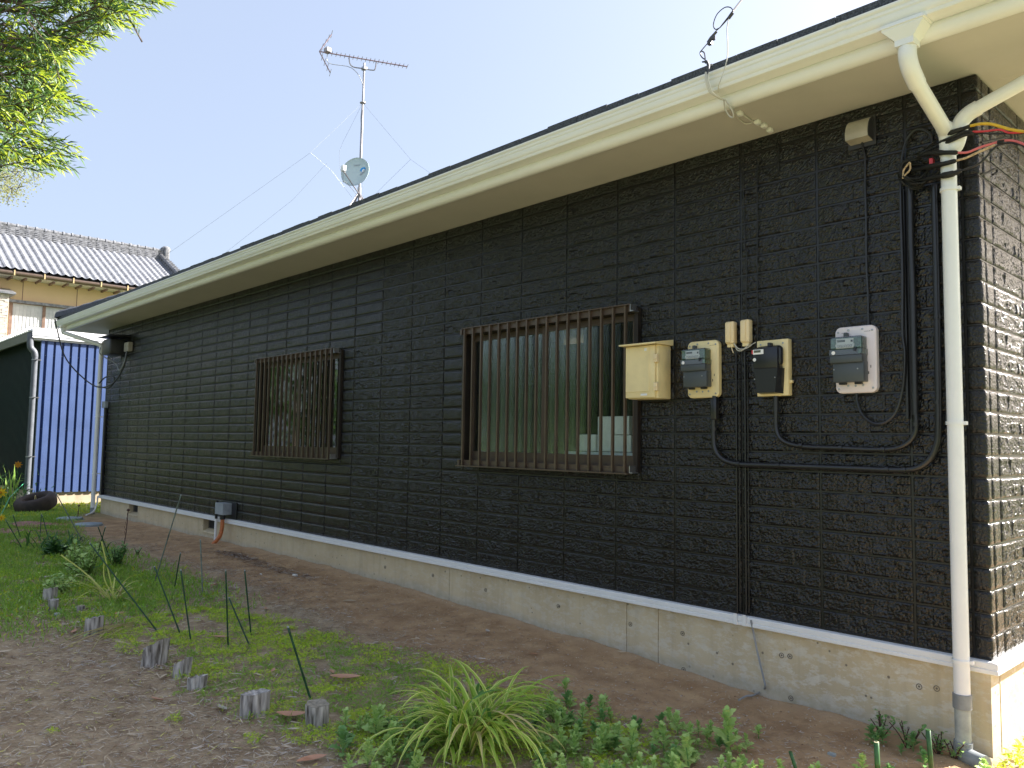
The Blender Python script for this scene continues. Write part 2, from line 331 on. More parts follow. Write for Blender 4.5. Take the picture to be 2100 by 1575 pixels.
# ------------------------------------------------------------------ mesh building
def bm_lists(bm):
    bm.verts.index_update(); vs = [v.co.copy() for v in bm.verts]; fs = [[v.index for v in f.verts] for f in bm.faces]; bm.free(); return vs, fs
class MB:
    def __init__(s): s.v = []; s.f = []
    def add(s, vs, fs):
        o = len(s.v); s.v += [Vector(p) for p in vs]; s.f += [[i+o for i in f] for f in fs]; return s
    def box(s, x0, x1, y0, y1, z0, z1, rot=None, c=None):
        vs = [(x, y, z) for x in (x0, x1) for y in (y0, y1) for z in (z0, z1)]
        if rot is not None:
            c = c or Vector(((x0+x1)/2, (y0+y1)/2, (z0+z1)/2)); vs = [rot @ (Vector(p)-c)+c for p in vs]
        return s.add(vs, [(0, 1, 3, 2), (4, 6, 7, 5), (0, 4, 5, 1), (2, 3, 7, 6), (0, 2, 6, 4), (1, 5, 7, 3)])
    def rbox(s, x0, x1, y0, y1, z0, z1, r=.005, seg=2):
        bm = bmesh.new(); bmesh.ops.create_cube(bm, size=1)
        for v in bm.verts: v.co = Vector(((x0+x1)/2+v.co.x*(x1-x0), (y0+y1)/2+v.co.y*(y1-y0), (z0+z1)/2+v.co.z*(z1-z0)))
        bmesh.ops.bevel(bm, geom=bm.edges[:], offset=r, segments=seg, profile=.5, affect='EDGES', clamp_overlap=True)
        return s.add(*bm_lists(bm))
    def plate(s, x0, x1, z0, z1, y0, y1, r, seg=6, bev=.006):       # rounded-corner plate standing on a wall facing -Y
        pts = []
        for (cx, cz, a0) in ((x1-r, z1-r, 0), (x0+r, z1-r, 90), (x0+r, z0+r, 180), (x1-r, z0+r, 270)):
            for k in range(seg+1):
                a = R(a0+90*k/seg); pts.append((cx+r*math.cos(a), cz+r*math.sin(a)))
        mx, mz = (x0+x1)/2, (z0+z1)/2; n = len(pts); w = (x1-x0)/2; h = (z1-z0)/2
        def ring(y, ins): return [(mx+(px-mx)*(w-ins)/w, y, mz+(pz-mz)*(h-ins)/h) for px, pz in pts]
        vs = ring(y1, 0)+ring(y0+bev, 0)+ring(y0, bev)
        fs = [[a*n+i, a*n+(i+1) % n, (a+1)*n+(i+1) % n, (a+1)*n+i] for a in (0, 1) for i in range(n)]
        fs.append([2*n+i for i in range(n)]); return s.add(vs, fs)
    def prism(s, prof, axis, a0, a1, closed=True):                  # prof: list of 2D; axis 'x': (y,z); 'y': (x,z); 'z': (x,y)
        def P(p, a): return {'x': (a, p[0], p[1]), 'y': (p[0], a, p[1]), 'z': (p[0], p[1], a)}[axis]
        n = len(prof); vs = [P(p, a0) for p in prof]+[P(p, a1) for p in prof]
        fs = [[i, (i+1) % n, n+(i+1) % n, n+i] for i in range(n if closed else n-1)]
        if closed: fs += [list(range(n))[::-1], list(range(n, 2*n))]
        return s.add(vs, fs)
    def tube(s, pts, r, n=8, caps=True):
        pts = [Vector(p) for p in pts]; rs = r if isinstance(r, (list, tuple)) else [r]*len(pts)
        vs = []; t0 = None; a = None
        for i, p in enumerate(pts):
            t = (pts[min(i+1, len(pts)-1)]-pts[max(i-1, 0)]).normalized()
            if a is None:
                a = t.orthogonal().normalized()
            else:
                a = (a-t*a.dot(t));
                a = a.normalized() if a.length > 1e-6 else t.orthogonal().normalized()
            b = t.cross(a)
            for k in range(n):
                an = 2*math.pi*k/n; vs.append(p+(a*math.cos(an)+b*math.sin(an))*rs[i])
        fs = [[i*n+k, i*n+(k+1) % n, (i+1)*n+(k+1) % n, (i+1)*n+k] for i in range(len(pts)-1) for k in range(n)]
        if caps: fs += [list(range(n))[::-1], [(len(pts)-1)*n+k for k in range(n)]]
        return s.add(vs, fs)
    def cyl(s, a, b, r, n=12): return s.tube([a, b], r, n)
    def lathe(s, prof, c, n=24, axis=Vector((0, 0, 1))):            # prof: (r, h)
        q = Vector((0, 0, 1)).rotation_difference(axis); vs = []
        for (r, h) in prof:
            for k in range(n):
                a = 2*math.pi*k/n; vs.append(Vector(c)+q @ Vector((r*math.cos(a), r*math.sin(a), h)))
        fs = [[i*n+k, i*n+(k+1) % n, (i+1)*n+(k+1) % n, (i+1)*n+k] for i in range(len(prof)-1) for k in range(n)]
        return s.add(vs, fs)
    def quad(s, a, b, c, d): return s.add([a, b, c, d], [(0, 1, 2, 3)])
    def build(s, name, m, parent=None, smooth=False, **kw):
        org = Vector(parent['_o']) if parent is not None else Vector((0, 0, 0))
        me = bpy.data.meshes.new(name); me.from_pydata([p-org for p in s.v], [], s.f)
        me.materials.append(MATS[m] if isinstance(m, str) else m)
        me.validate()
        bm = bmesh.new(); bm.from_mesh(me); bmesh.ops.recalc_face_normals(bm, faces=bm.faces); bm.to_mesh(me); bm.free()
        if smooth:
            me.polygons.foreach_set('use_smooth', [True]*len(me.polygons))
            if smooth != 'all':
                try: me.set_sharp_from_angle(angle=R(40))
                except Exception: pass
        o = bpy.data.objects.new(name, me); COL.objects.link(o)
        o['_o'] = tuple(org)
        if parent is not None: o.parent = parent
        for k, v in kw.items(): o[k] = v
        return o
def split_build(mb, name, m, parent, **kw):     # one object per loose piece
    par = list(range(len(mb.v)))
    def f(i):
        while par[i] != i: par[i] = par[par[i]]; i = par[i]
        return i
    for fc in mb.f:
        for i in fc[1:]: par[f(i)] = f(fc[0])
    grp = {}
    for fc in mb.f: grp.setdefault(f(fc[0]), []).append(fc)
    for fs in grp.values():
        ids = sorted({i for fc in fs for i in fc}); mp = {a: k for k, a in enumerate(ids)}
        b = MB(); b.add([mb.v[i] for i in ids], [[mp[i] for i in fc] for fc in fs]); b.build(name, m, parent, **kw)
def thing(name, label, cat, loc=(0, 0, 0), group=None):
    o = bpy.data.objects.new(name, None); COL.objects.link(o); o.location = loc; o.empty_display_size = .1
    o['label'] = label; o['category'] = cat; o['_o'] = tuple(loc)
    if group: o['group'] = group
    return o
def tag(o, label, cat, group=None):
    o['label'] = label; o['category'] = cat
    if group: o['group'] = group
    return o
def spl(pts, n=6):
    pts = [Vector(p) for p in pts]; P = [pts[0]*2-pts[1]]+pts+[pts[-1]*2-pts[-2]]; out = []
    for i in range(1, len(P)-2):
        for k in range(n):
            t = k/n; a, b, c, d = P[i-1:i+3]
            out.append(.5*((2*b)+(c-a)*t+(2*a-5*b+4*c-d)*t*t+(3*b-a-3*c+d)*t**3))
    out.append(pts[-1]); return out
def np_mesh(name, V, F, m, parent=None, smooth=False, matidx=None, mats=None, **kw):
    V = np.asarray(V, dtype=np.float32).reshape(-1, 3); F = np.asarray(F, dtype=np.int32)
    k = F.shape[1]; me = bpy.data.meshes.new(name)
    org = np.array(parent['_o'], dtype=np.float32) if parent is not None else np.zeros(3, np.float32)
    me.vertices.add(len(V)); me.vertices.foreach_set('co', (V-org).ravel())
    me.loops.add(F.size); me.loops.foreach_set('vertex_index', F.ravel())
    me.polygons.add(len(F)); me.polygons.foreach_set('loop_start', np.arange(len(F), dtype=np.int32)*k)
    me.polygons.foreach_set('loop_total', np.full(len(F), k, dtype=np.int32))
    for mm in (mats or [m]): me.materials.append(MATS[mm] if isinstance(mm, str) else mm)
    if matidx is not None: me.polygons.foreach_set('material_index', np.asarray(matidx, dtype=np.int32))
    if smooth: me.polygons.foreach_set('use_smooth', np.ones(len(F), dtype=bool))
    me.update(calc_edges=True)
    o = bpy.data.objects.new(name, me); COL.objects.link(o); o['_o'] = tuple(float(x) for x in org)
    if parent is not None: o.parent = parent
    for a, b in kw.items(): o[a] = b
    return o
def scatter(tv, tf, P, S, Rm):      # tv (K,3), tf (M,k), P (N,3), S (N,), Rm (N,3,3)
    tv = np.asarray(tv, dtype=np.float32); tf = np.asarray(tf)
    V = np.einsum('nij,kj->nki', Rm, tv)*S[:, None, None]+P[:, None, :]
    F = tf[None]+(np.arange(len(P))*len(tv))[:, None, None]
    return V.reshape(-1, 3), F.reshape(-1, tf.shape[1])
def rots(yaw, tilt=None, roll=None):
    n = len(yaw); c, s = np.cos(yaw), np.sin(yaw); Z = np.zeros((n, 3, 3)); Z[:, 0, 0] = c; Z[:, 0, 1] = -s; Z[:, 1, 0] = s; Z[:, 1, 1] = c; Z[:, 2, 2] = 1
    if tilt is not None:
        c, s = np.cos(tilt), np.sin(tilt); Y = np.zeros((n, 3, 3)); Y[:, 0, 0] = c; Y[:, 0, 2] = -s; Y[:, 2, 0] = s; Y[:, 2, 2] = c; Y[:, 1, 1] = 1; Z = Z @ Y
    if roll is not None:
        c, s = np.cos(roll), np.sin(roll); X = np.zeros((n, 3, 3)); X[:, 0, 0] = 1; X[:, 1, 1] = c; X[:, 1, 2] = -s; X[:, 2, 1] = s; X[:, 2, 2] = c; Z = Z @ X
    return Z
def vnoise(x, y, s, seed=0):        # smooth value noise 0..1
    x = np.asarray(x)*s+seed*17.3; y = np.asarray(y)*s+seed*9.7; xi = np.floor(x); yi = np.floor(y); fx = x-xi; fy = y-yi
    h = lambda a, b: np.modf(np.abs(np.sin(a*127.1+b*311.7+seed)*43758.5453))[0]
    fx = fx*fx*(3-2*fx); fy = fy*fy*(3-2*fy)
    return (h(xi, yi)*(1-fx)+h(xi+1, yi)*fx)*(1-fy)+(h(xi, yi+1)*(1-fx)+h(xi+1, yi+1)*fx)*fy
def fbm(x, y, s, seed=0): return .5*vnoise(x, y, s, seed)+.3*vnoise(x, y, s*2.1, seed+1)+.2*vnoise(x, y, s*4.3, seed+2)
def gza(x, y): return np.interp(x, GX, GZ)-.02*np.clip(-y, 0, 4)

# ------------------------------------------------------------------ ground
xs = np.concatenate([np.linspace(-160, -24, 30), np.arange(-23, -9, .12), np.arange(-9, 2.6, .035), np.linspace(2.7, 160, 40)])
ys = np.concatenate([np.linspace(-160, -5.4, 34), np.arange(-5.2, -4, .08), np.arange(-4, 1.6, .035), np.linspace(1.7, 160, 40)])
XX, YY = np.meshgrid(xs, ys, indexing='ij')
near = np.clip(1-(np.abs(XX+6)-10)/4, 0, 1)*np.clip(1-(np.abs(YY+1.6)-3)/1.5, 0, 1)
ZZ = gza(XX, YY)+near*((fbm(XX, YY, 2.2, 3)-.5)*.035+(fbm(XX, YY, 9, 5)-.5)*.014)+.03*np.exp(-np.clip(-YY, 0, 9)/.07)*(YY < 0)*near*(fbm(XX, YY, 3, 8))
V = np.stack([XX, YY, ZZ], -1).reshape(-1, 3); nx, ny = len(xs), len(ys)
ii, jj = np.meshgrid(np.arange(nx-1), np.arange(ny-1), indexing='ij'); a = (ii*ny+jj).ravel()
np_mesh('ground', V, np.stack([a, a+ny, a+ny+1, a+1], 1), 'ground', smooth=True, kind='structure')
_cx = np.array(xs); _cyy = np.array(ys)
def gh(x, y):                       # sampled ground height, vectorised bilinear
    x = np.asarray(x, float); y = np.asarray(y, float)
    i = np.clip(np.searchsorted(_cx, x)-1, 0, nx-2); j = np.clip(np.searchsorted(_cyy, y)-1, 0, ny-2)
    fx = (x-_cx[i])/(_cx[i+1]-_cx[i]); fy = (y-_cyy[j])/(_cyy[j+1]-_cyy[j])
    return (ZZ[i, j]*(1-fx)+ZZ[i+1, j]*fx)*(1-fy)+(ZZ[i, j+1]*(1-fx)+ZZ[i+1, j+1]*fx)*fy
def gpp(u, v):
    q = gp(u, v); q.z = float(gh(q.x, q.y)); return q

# ------------------------------------------------------------------ the house
ZT, XL, H, W = 3.047, -14.567, .11375, .5161
EL, ER = -15.38, .55                 # eave ends
YE = -.56                            # fascia plane
house = thing('house', 'single-storey house clad in glossy dark brown stone-pattern siding with cream eaves', 'house', (-7, 3, -.45))
WIN = [(-8.30, -6.27, .86, 2.045, -7.275), (-4.19, -2.215, .86, 2.045, -3.197)]
YD = 7.2
# wall core with window openings
wall = MB(); xs_ = [XL, WIN[0][0], WIN[0][1], WIN[1][0], WIN[1][1], -.0085]
for i in range(0, 5, 2): wall.box(xs_[i], xs_[i+1], .0085, .16, -.01, ZT-.002)
for w in WIN:
    wall.box(w[0], w[1], .0085, .16, -.01, w[2]); wall.box(w[0], w[1], .0085, .16, w[3], ZT-.002)
wall = wall.build('wall', 'joint', house)
swall = MB().box(-.16, -.0085, .161, YD, -.01, ZT-.002).box(XL+.012, XL+.16, .161, YD, -.01, ZT-.002).box(XL+.01, -.012, YD-.15, YD+.01, -.009, ZT-.003)
swall.build('wall', 'joint', house)
# siding tiles
def tile_mesh(w, h, name='siding_tile'):
    g, d, b = .0055, .012, .006      # half gap, depth, chamfer
    x0, x1, z0, z1 = g, w-g, g, h-g
    if x1-x0 < 3*b or z1-z0 < 3*b: return None
    vs = [(x0, d, z0), (x1, d, z0), (x1, d, z1), (x0, d, z1), (x0, b*.7, z0), (x1, b*.7, z0), (x1, b*.7, z1), (x0, b*.7, z1),
          (x0+b, 0, z0+b), (x1-b, 0, z0+b), (x1-b, 0, z1-b), (x0+b, 0, z1-b)]
    fs = [(0, 1, 5, 4), (1, 2, 6, 5), (2, 3, 7, 6), (3, 0, 4, 7), (4, 5, 9, 8), (5, 6, 10, 9), (6, 7, 11, 10), (7, 4, 8, 11), (8, 9, 10, 11)]
    return vs, fs
def relief(w, h, sx, g, nx=None, nz=14, raw=False):
    gp_, d = .0035, .012; x0, x1, z0, z1 = gp_+(.002 if raw else .001), w-gp_-(.002 if raw else .001), gp_, h-gp_
    nx = nx or max(4, int((x1-x0)/.0085))
    nx += 2; xs_r = np.concatenate([[x0], np.linspace(x0+.003, x1-.003, nx-1), [x1]]); zs_r = np.concatenate([[z0], np.linspace(z0+.003, z1-.003, nz-1), [z1]]); X, Z = np.meshgrid(xs_r, zs_r, indexing='ij'); Hh = np.zeros_like(X)
    def sub(a, b, c, e, lv):
        if lv > 0 and ((b-a) > .07 or (e-c) > .055):
            if (b-a) > (e-c)*.9 and (b-a) > .05: m_ = g.uniform(a+.3*(b-a), a+.7*(b-a)); sub(a, m_, c, e, lv-1); sub(m_, b, c, e, lv-1)
            elif (e-c) > .04: m_ = g.uniform(c+.35*(e-c), c+.65*(e-c)); sub(a, b, c, m_, lv-1); sub(a, b, m_, e, lv-1)
            return
        k = (X >= a) & (X <= b) & (Z >= c) & (Z <= e); tx, tz = g.normal(0, .045), g.normal(0, .05)
        Hh[k] = g.uniform(0, .0065)+tx*(X[k]-(a+b)/2)+tz*(Z[k]-(c+e)/2)
    sub(x0, x1, z0, z1, 4)
    u_, v_ = X*.75+Z*.65, -X*.65+Z*.75; s_ = g.uniform(0, 50)
    rid = np.abs(fbm(u_+s_, v_*.35+s_, 55, 3)-.5)
    Hh += .010*rid+.0035*(vnoise(X+s_, Z, 110, 5)-.5)+.002*(g.random(X.shape)-.5)
    ed = np.minimum(np.minimum(X-x0, x1-X), np.minimum(Z-z0, z1-Z)); Hh = np.clip(Hh-Hh.max()*.0, -.002, .011)
    yy = np.where(ed < 1e-6, d, .0045-Hh*np.clip(ed/.012, .25, 1))
    V = np.stack([X, yy, Z], -1).reshape(-1, 3); n1 = nz+1
    i_, j_ = np.meshgrid(np.arange(nx), np.arange(nz), indexing='ij'); a = (i_*n1+j_).ravel(); F = np.stack([a, a+n1, a+n1+1, a+1], 1)
    if sx: V = np.stack([-V[:, 1], V[:, 0], V[:, 2]], -1)
    if raw: return V, F
    me = bpy.data.meshes.new('siding_tile'); me.from_pydata(V.tolist(), [], F.tolist()); me.materials.append(MATS['siding']); me.update()
    return me
cols = [-6.047+W*j for j in range(-17, 12)]
edges = [XL] + [c for c in cols if c > XL+.05] + [-.085, 0.0]
rows = [k*H for k in range(27)]+[ZT]
rects = []
for i in range(len(edges)-1):
    for k in range(27):
        x0, x1, z0, z1 = edges[i], edges[i+1], rows[k], rows[k+1]
        if z1-z0 < .02: continue
        parts = [(x0, x1, z0, z1)]
        for wx0, wx1, wz0, wz1, _ in WIN:
            out = []
            for (a, b_, c, d) in parts:
                if b_ <= wx0 or a >= wx1 or d <= wz0 or c >= wz1: out.append((a, b_, c, d)); continue
                if a < wx0: out.append((a, wx0, c, d))
                if b_ > wx1: out.append((wx1, b_, c, d))
                aa, bb = max(a, wx0), min(b_, wx1)
                if c < wz0: out.append((aa, bb, c, wz0))
                if d > wz1: out.append((aa, bb, wz1, d))
            parts = out
        for p in parts:
            if p[1]-p[0] > .03 and p[3]-p[2] > .03: rects.append(('f',)+p)
sedges = [0, .08, .21]+[.21+W*k for k in range(1, 14)]
for i in range(len(sedges)-1):
    for k in range(27):
        if rows[k+1]-rows[k] > .02: rects.append(('s', sedges[i], sedges[i+1], rows[k], rows[k+1]))
def rc(r):
    mx, mz = (r[1]+r[2])/2, (r[3]+r[4])/2
    P = Vector((mx, 0, mz)) if r[0] == 'f' else Vector((0, mx, mz)); d = P-CP; z = d.dot(FW)
    u = 1050+CAMF*d.dot(RT)/z; v = 787-CAMF*d.dot(UP)/z
    n = abs(d.y if r[0] == 'f' else d.x)/d.length; area = (r[2]-r[1])*(r[4]-r[3])*n/d.length_squared
    return area if (-60 < u < 2130 and -40 < v < 1600) else 0
rects.sort(key=rc, reverse=True)
tcache = {}; RV, RF, rn = [], [], 0; cnt = 0
for r in rects:
    w_, h_ = r[2]-r[1], r[4]-r[3]
    tm = tile_mesh(w_, h_)
    if tm is None: continue
    jz = random.uniform(-.0008, .0008)
    if cnt < 300:
        vi = int(round(r[3]/H)*3+round(r[1]/W)*2) % 9; key = (round(w_, 3), round(h_, 3), r[0], vi)
        if key not in tcache: tcache[key] = relief(w_, h_, r[0] == 's', np.random.default_rng(vi+10*(r[0] == 's')))
        o = bpy.data.objects.new('siding_tile', tcache[key]); COL.objects.link(o); o.parent = house
        p = Vector((r[1], jz, r[3])) if r[0] == 'f' else Vector((jz, r[1], r[3])); o.location = p-Vector(house['_o']); cnt += 1
    else:
        vi = int(round(r[3]/H)*3+round(r[1]/W)*2) % 9; key = ('c', round(w_, 3), round(h_, 3), r[0], vi)
        if key not in tcache: tcache[key] = relief(w_, h_, r[0] == 's', np.random.default_rng(vi+10*(r[0] == 's')), nx=max(4, int(w_/.017)), nz=8, raw=True)
        V0, F0 = tcache[key]; V0 = V0*(np.array([1, .55, 1]) if r[0] == 'f' else np.array([.55, 1, 1])); off = np.array([r[1], jz, r[3]]) if r[0] == 'f' else np.array([jz, r[1], r[3]])
        RV.append(V0+off); RF.append(F0+rn); rn += len(V0)
np_mesh('siding_tile', np.concatenate(RV), np.concatenate(RF), 'siding', house, kind='stuff')
# left corner post (dark)
MB().box(XL-.018, XL, -.002, .05, 0, ZT-.003).build('corner_trim', 'joint', house)
# foundation with vents
VENT = [(-13.02, -12.58, -.235), (-9.88, -9.47, -.235)]
f = MB(); xf = [XL+.005, VENT[0][0], VENT[0][1], VENT[1][0], VENT[1][1], -4.356, -2.335, -2.06, -.012]
FB = -.75; FT = -.045
for i in (0, 2): f.box(xf[i], xf[i+1], .012, .15, FB, FT)
for a_, b_ in ((4, 5), (5, 6), (6, 7), (7, 8)): f.box(xf[a_]+(.003 if a_ > 4 else 0), xf[b_]-.003, .012, .15, FB, FT)
for vx0, vx1, vz in VENT: f.box(vx0, vx1, .012, .15, FB, vz)
f.box(xf[5]-.004, xf[5]+.004, .02, .14, FB, FT-.002).box(xf[6]-.004, xf[6]+.004, .02, .14, FB, FT-.002).box(xf[7]-.004, xf[7]+.004, .02, .14, FB, FT-.002)
f.box(-.15, -.012, .152, YD, FB, FT).box(XL+.005, XL+.15, .152, YD, FB, FT)
f.build('foundation', 'concrete', house)
for vx0, vx1, vz in VENT:
    v = MB().box(vx0, vx1, .10, .12, vz, FT-.001); vo = v.build('vent_opening', 'dark_steel', house)
    s_ = MB().prism([(.0, vz-.012), (.099, vz+.035), (.099, vz+.001), (.013, vz+.001), (.0, vz-.02)], 'x', vx0+.004, vx1-.004); s_.build('sill', 'white_pvc' if 0 else 'concrete', vo)
    g_ = MB()
    n = 9
    for k in range(n): g_.cyl((vx0+.02+(vx1-vx0-.04)*k/(n-1), .085, vz+.03), (vx0+.02+(vx1-vx0-.04)*k/(n-1), .085, FT-.004), .004, 5)
    g_.build('grating', 'dark_steel', vo)
# tie-hole plugs
for (u, v) in [(996, 1210), (1145, 1243), (1400, 1299), (1293, 1280), (1603, 1344), (1620, 1346), (1885, 1408), (1921, 1412), (1402, 1373), (1622, 1432), (888, 1180), (790, 1163)]:
    p = wallp(u, v, .012)
    t = MB().lathe([(.016, 0), (.016, .0025), (.0125, .003), (.0115, -.001), (.006, -.0015), (.0055, .002), (.0, .002)], (p.x, .012, p.z), 14, Vector((0, -1, 0))); t.build('tie_hole', mat('tie_hole_grey', (.22, .19, .15), .9, .2, var=.2, vs=60) if 'tie_hole_grey' not in MATS else 'tie_hole_grey', house)
# flashing at base of siding
fl = [(-.004, -.003), (-.026, -.006), (-.030, -.010), (-.030, -.034), (-.026, -.036), (-.026, -.040), (-.032, -.043), (-.032, -.060), (-.028, -.064), (.011, -.064), (.011, -.003)]
MB().prism(fl, 'x', XL-.01, .0285).build('base_flashing', 'white_trim', house)
MB().prism([(-p[0], p[1]) for p in fl], 'y', -.0275, YD).build('base_flashing', 'white_trim', house)
# soffit, fascia, half-round moulding
so = MB().box(EL+.03, ER-.03, YE+.02, .16, ZT, ZT+.02).box(-.155, ER-.031, .161, YD+.6, ZT, ZT+.02).box(EL+.031, XL+.155, .161, YD+.6, ZT, ZT+.02); so.build('soffit', 'soffit_paint', house)
fa = MB().box(EL, ER, YE, YE+.02, ZT-.005, ZT+.20).box(EL, EL+.02, YE+.021, YD+.6, ZT-.005, ZT+.20).box(ER-.02, ER, YE+.021, YD+.6, ZT-.005, ZT+.20); fa.build('fascia', 'soffit_paint', house)
r_ = .046; mo = MB().tube([(EL+.28, YE-.012, ZT+.018), (ER, YE-.012, ZT+.018)], r_, 20); mo.build('eave_moulding', 'cream_paint', house, smooth=True)
# gutter: ribbed box gutter
GY = YE-.02
prof = [(GY, .150), (GY, .062), (GY-.012, .046), (GY-.03, .042), (GY-.105, .042), (GY-.118, .047), (GY-.124, .058), (GY-.124, .064), (GY-.129, .067), (GY-.136, .082), (GY-.139, .100), (GY-.135, .103), (GY-.137, .108), (GY-.143, .112), (GY-.145, .124), (GY-.140, .127), (GY-.142, .130),
        (GY-.150, .134), (GY-.153, .140), (GY-.153, .149), (GY-.149, .152), (GY-.144, .149), (GY-.135, .127), (GY-.118, .065), (GY-.10, .048), (GY-.03, .048), (GY-.006, .064), (GY-.006, .150)]
prof = [(y, ZT+z) for y, z in prof]
gut = MB().prism(prof, 'x', EL-.02, ER+.14).build('gutter', 'cream_paint', house, smooth=True)
cap = MB().prism([(y, z) for y, z in prof[:20]], 'x', EL-.026, EL-.0205)
cap.build('gutter_end_cap', 'cream_paint', house)
for gx in (-.42, -3.4, -7.4, -11.4):  # sleeve joints
    MB().prism([(y-.0025 if y < GY-.05 else y, z-(.002 if z < ZT+.06 else -.001)) for y, z in prof[:20]], 'x', gx, gx+.05, closed=False).build('gutter_sleeve', 'cream_paint', house, smooth=True)
sg = MB().prism([(ER+.02, ZT+.15), (ER+.02, ZT+.05), (ER+.13, ZT+.045), (ER+.16, ZT+.15), (ER+.15, ZT+.15), (ER+.12, ZT+.052), (ER+.03, ZT+.055), (ER+.03, ZT+.15)], 'y', -.6, YD+.5); sg.build('gutter', 'cream_paint', house)
# roof: hip roof, thick granulated edge
MR = .45; RZ = ZT+.125; RY0 = -.665; XE0, XE1 = EL-.03, ER+.06; YB = YD+.7; ym = (RY0+YB)/2; rz = RZ+MR*(ym-RY0); hx = ym-RY0
def roofz(y): return RZ+.085+MR*(y-RY0)
A = [(XE0, RY0), (XE1, RY0), (XE1, YB), (XE0, YB)]
rv = [(x, y, RZ+.085) for x, y in A]+[(x, y, RZ) for x, y in A]+[(XE0+hx, ym, rz+.085), (XE1-hx, ym, rz+.085)]
MB().add(rv, [(0, 1, 9, 8), (1, 2, 9), (2, 3, 8, 9), (3, 0, 8), (0, 4, 5, 1), (1, 5, 6, 2), (2, 6, 7, 3), (3, 7, 4, 0), (4, 7, 6, 5)]).build('roof', 'roof_shingle', house)
# ragged courses of shingle along the eave
rg = MB(); x = XE0
while x < XE1:
    w_ = random.uniform(.10, .34); h_ = random.uniform(.000, .014)
    rg.box(x, min(x+w_-.003, XE1), RY0-.012-random.uniform(0, .006), RY0+.3, RZ+.004, RZ+.089+h_, None); x += w_
rg.build('eave_course', 'roof_shingle', house)
# hip caps at the front left hip
hc = MB(); n = 34
for k in range(n):
    t = .02+k*.16; c0 = Vector((XE0+t, RY0+t, roofz(RY0+t)-.01)); d = Vector((1, 1, MR)).normalized(); s_ = Vector((1, -1, 0)).normalized(); up = Vector((0, 0, 1))
    ln = .30; wd = .17; hh = .13 if k else .15
    vs = []
    for q in (0, ln):
        for (a_, b_) in ((-wd, -.02), (-wd*.75, hh*.55), (0, hh), (wd*.75, hh*.55), (wd, -.02)): vs.append(c0+d*q+s_*a_+up*(b_+(.02 if q == 0 else 0)))
    hc.add(vs, [(0, 1, 6, 5), (1, 2, 7, 6), (2, 3, 8, 7), (3, 4, 9, 8), (0, 4, 3, 2, 1), (5, 6, 7, 8, 9), (0, 5, 9, 4)])
hc.build('hip_cap', 'roof_shingle', house)
# windows in the wall
def window(w, glass, idx):
    x0, x1, z0, z1, xm = w
    f = MB().box(x0, x0+.035, -.028, .10, z0, z1).box(x1-.035, x1, -.028, .10, z0, z1).box(x0+.036, x1-.036, -.027, .10, z0, z0+.035).box(x0+.036, x1-.036, -.027, .10, z1-.035, z1)
    fo = f.build('window', 'dark_bronze', house)
    for (a, b_, y) in ((x0+.036, xm+.03, .062), (xm-.03, x1-.036, .03)):
        sa = MB().box(a, a+.045, y-.012, y+.012, z0+.036, z1-.036).box(b_-.045, b_, y-.012, y+.012, z0+.036, z1-.036).box(a+.046, b_-.046, y-.011, y+.011, z0+.037, z0+.115).box(a+.046, b_-.046, y-.011, y+.011, z1-.085, z1-.037)
        sa.build('sash', 'brown_aluminium', fo)
        MB().box(a+.044, b_-.044, y-.003, y+.003, z0+.112, z1-.083).build('pane', glass, fo)
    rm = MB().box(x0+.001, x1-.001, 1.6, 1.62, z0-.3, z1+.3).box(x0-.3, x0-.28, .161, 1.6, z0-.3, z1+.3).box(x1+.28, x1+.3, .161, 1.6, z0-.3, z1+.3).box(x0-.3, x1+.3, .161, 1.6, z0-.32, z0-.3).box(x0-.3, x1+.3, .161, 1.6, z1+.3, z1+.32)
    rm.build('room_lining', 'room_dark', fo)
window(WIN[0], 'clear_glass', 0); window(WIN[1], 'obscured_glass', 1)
def grille(w, xa, xb, label):
    x0, x1, z0, z1, xm = w
    t = thing('window_grille', label, 'window grille', ((xa+xb)/2, -.07, z0), 'brown barred grilles over the windows')
    for k in range(17):
        x = xa+(xb-xa)*k/16
        MB().box(x-.0075, x+.0075, -.100, -.0775, z0-.005, z1+.01).build('bar', 'brown_aluminium_front', t)
    MB().box(xa-.03, xb+.03, -.077, -.066, z1-.035, z1+.012).box(xa-.03, xb+.045, -.105, -.066, z1+.0105, z1+.018).build('rail', 'brown_aluminium', t)
    MB().box(xa-.03, xb+.03, -.077, -.066, z0-.004, z0+.04).box(xa-.055, xb+.045, -.125, -.066, z0-.016, z0-.0055).build('rail', 'brown_aluminium', t)
    for zz in (z0+.0, z1-.03):
        MB().box(xb+.045, xb+.075, -.098, -.029, zz-.008, zz+.0).box(xb+.045, xb+.052, -.098, -.029, zz+.0, zz+.045).build('bracket', 'steel', t)
        MB().box(xa-.06, xa-.032, -.098, -.029, zz-.008, zz+.04).build('bracket', 'brown_aluminium', t)
    return t
grille(WIN[0], -8.176, -6.363, 'brown barred grille over the smaller-looking window farther along the dark wall')
grille(WIN[1], -4.087, -2.279, 'brown barred grille over the window beside the cream switch box')
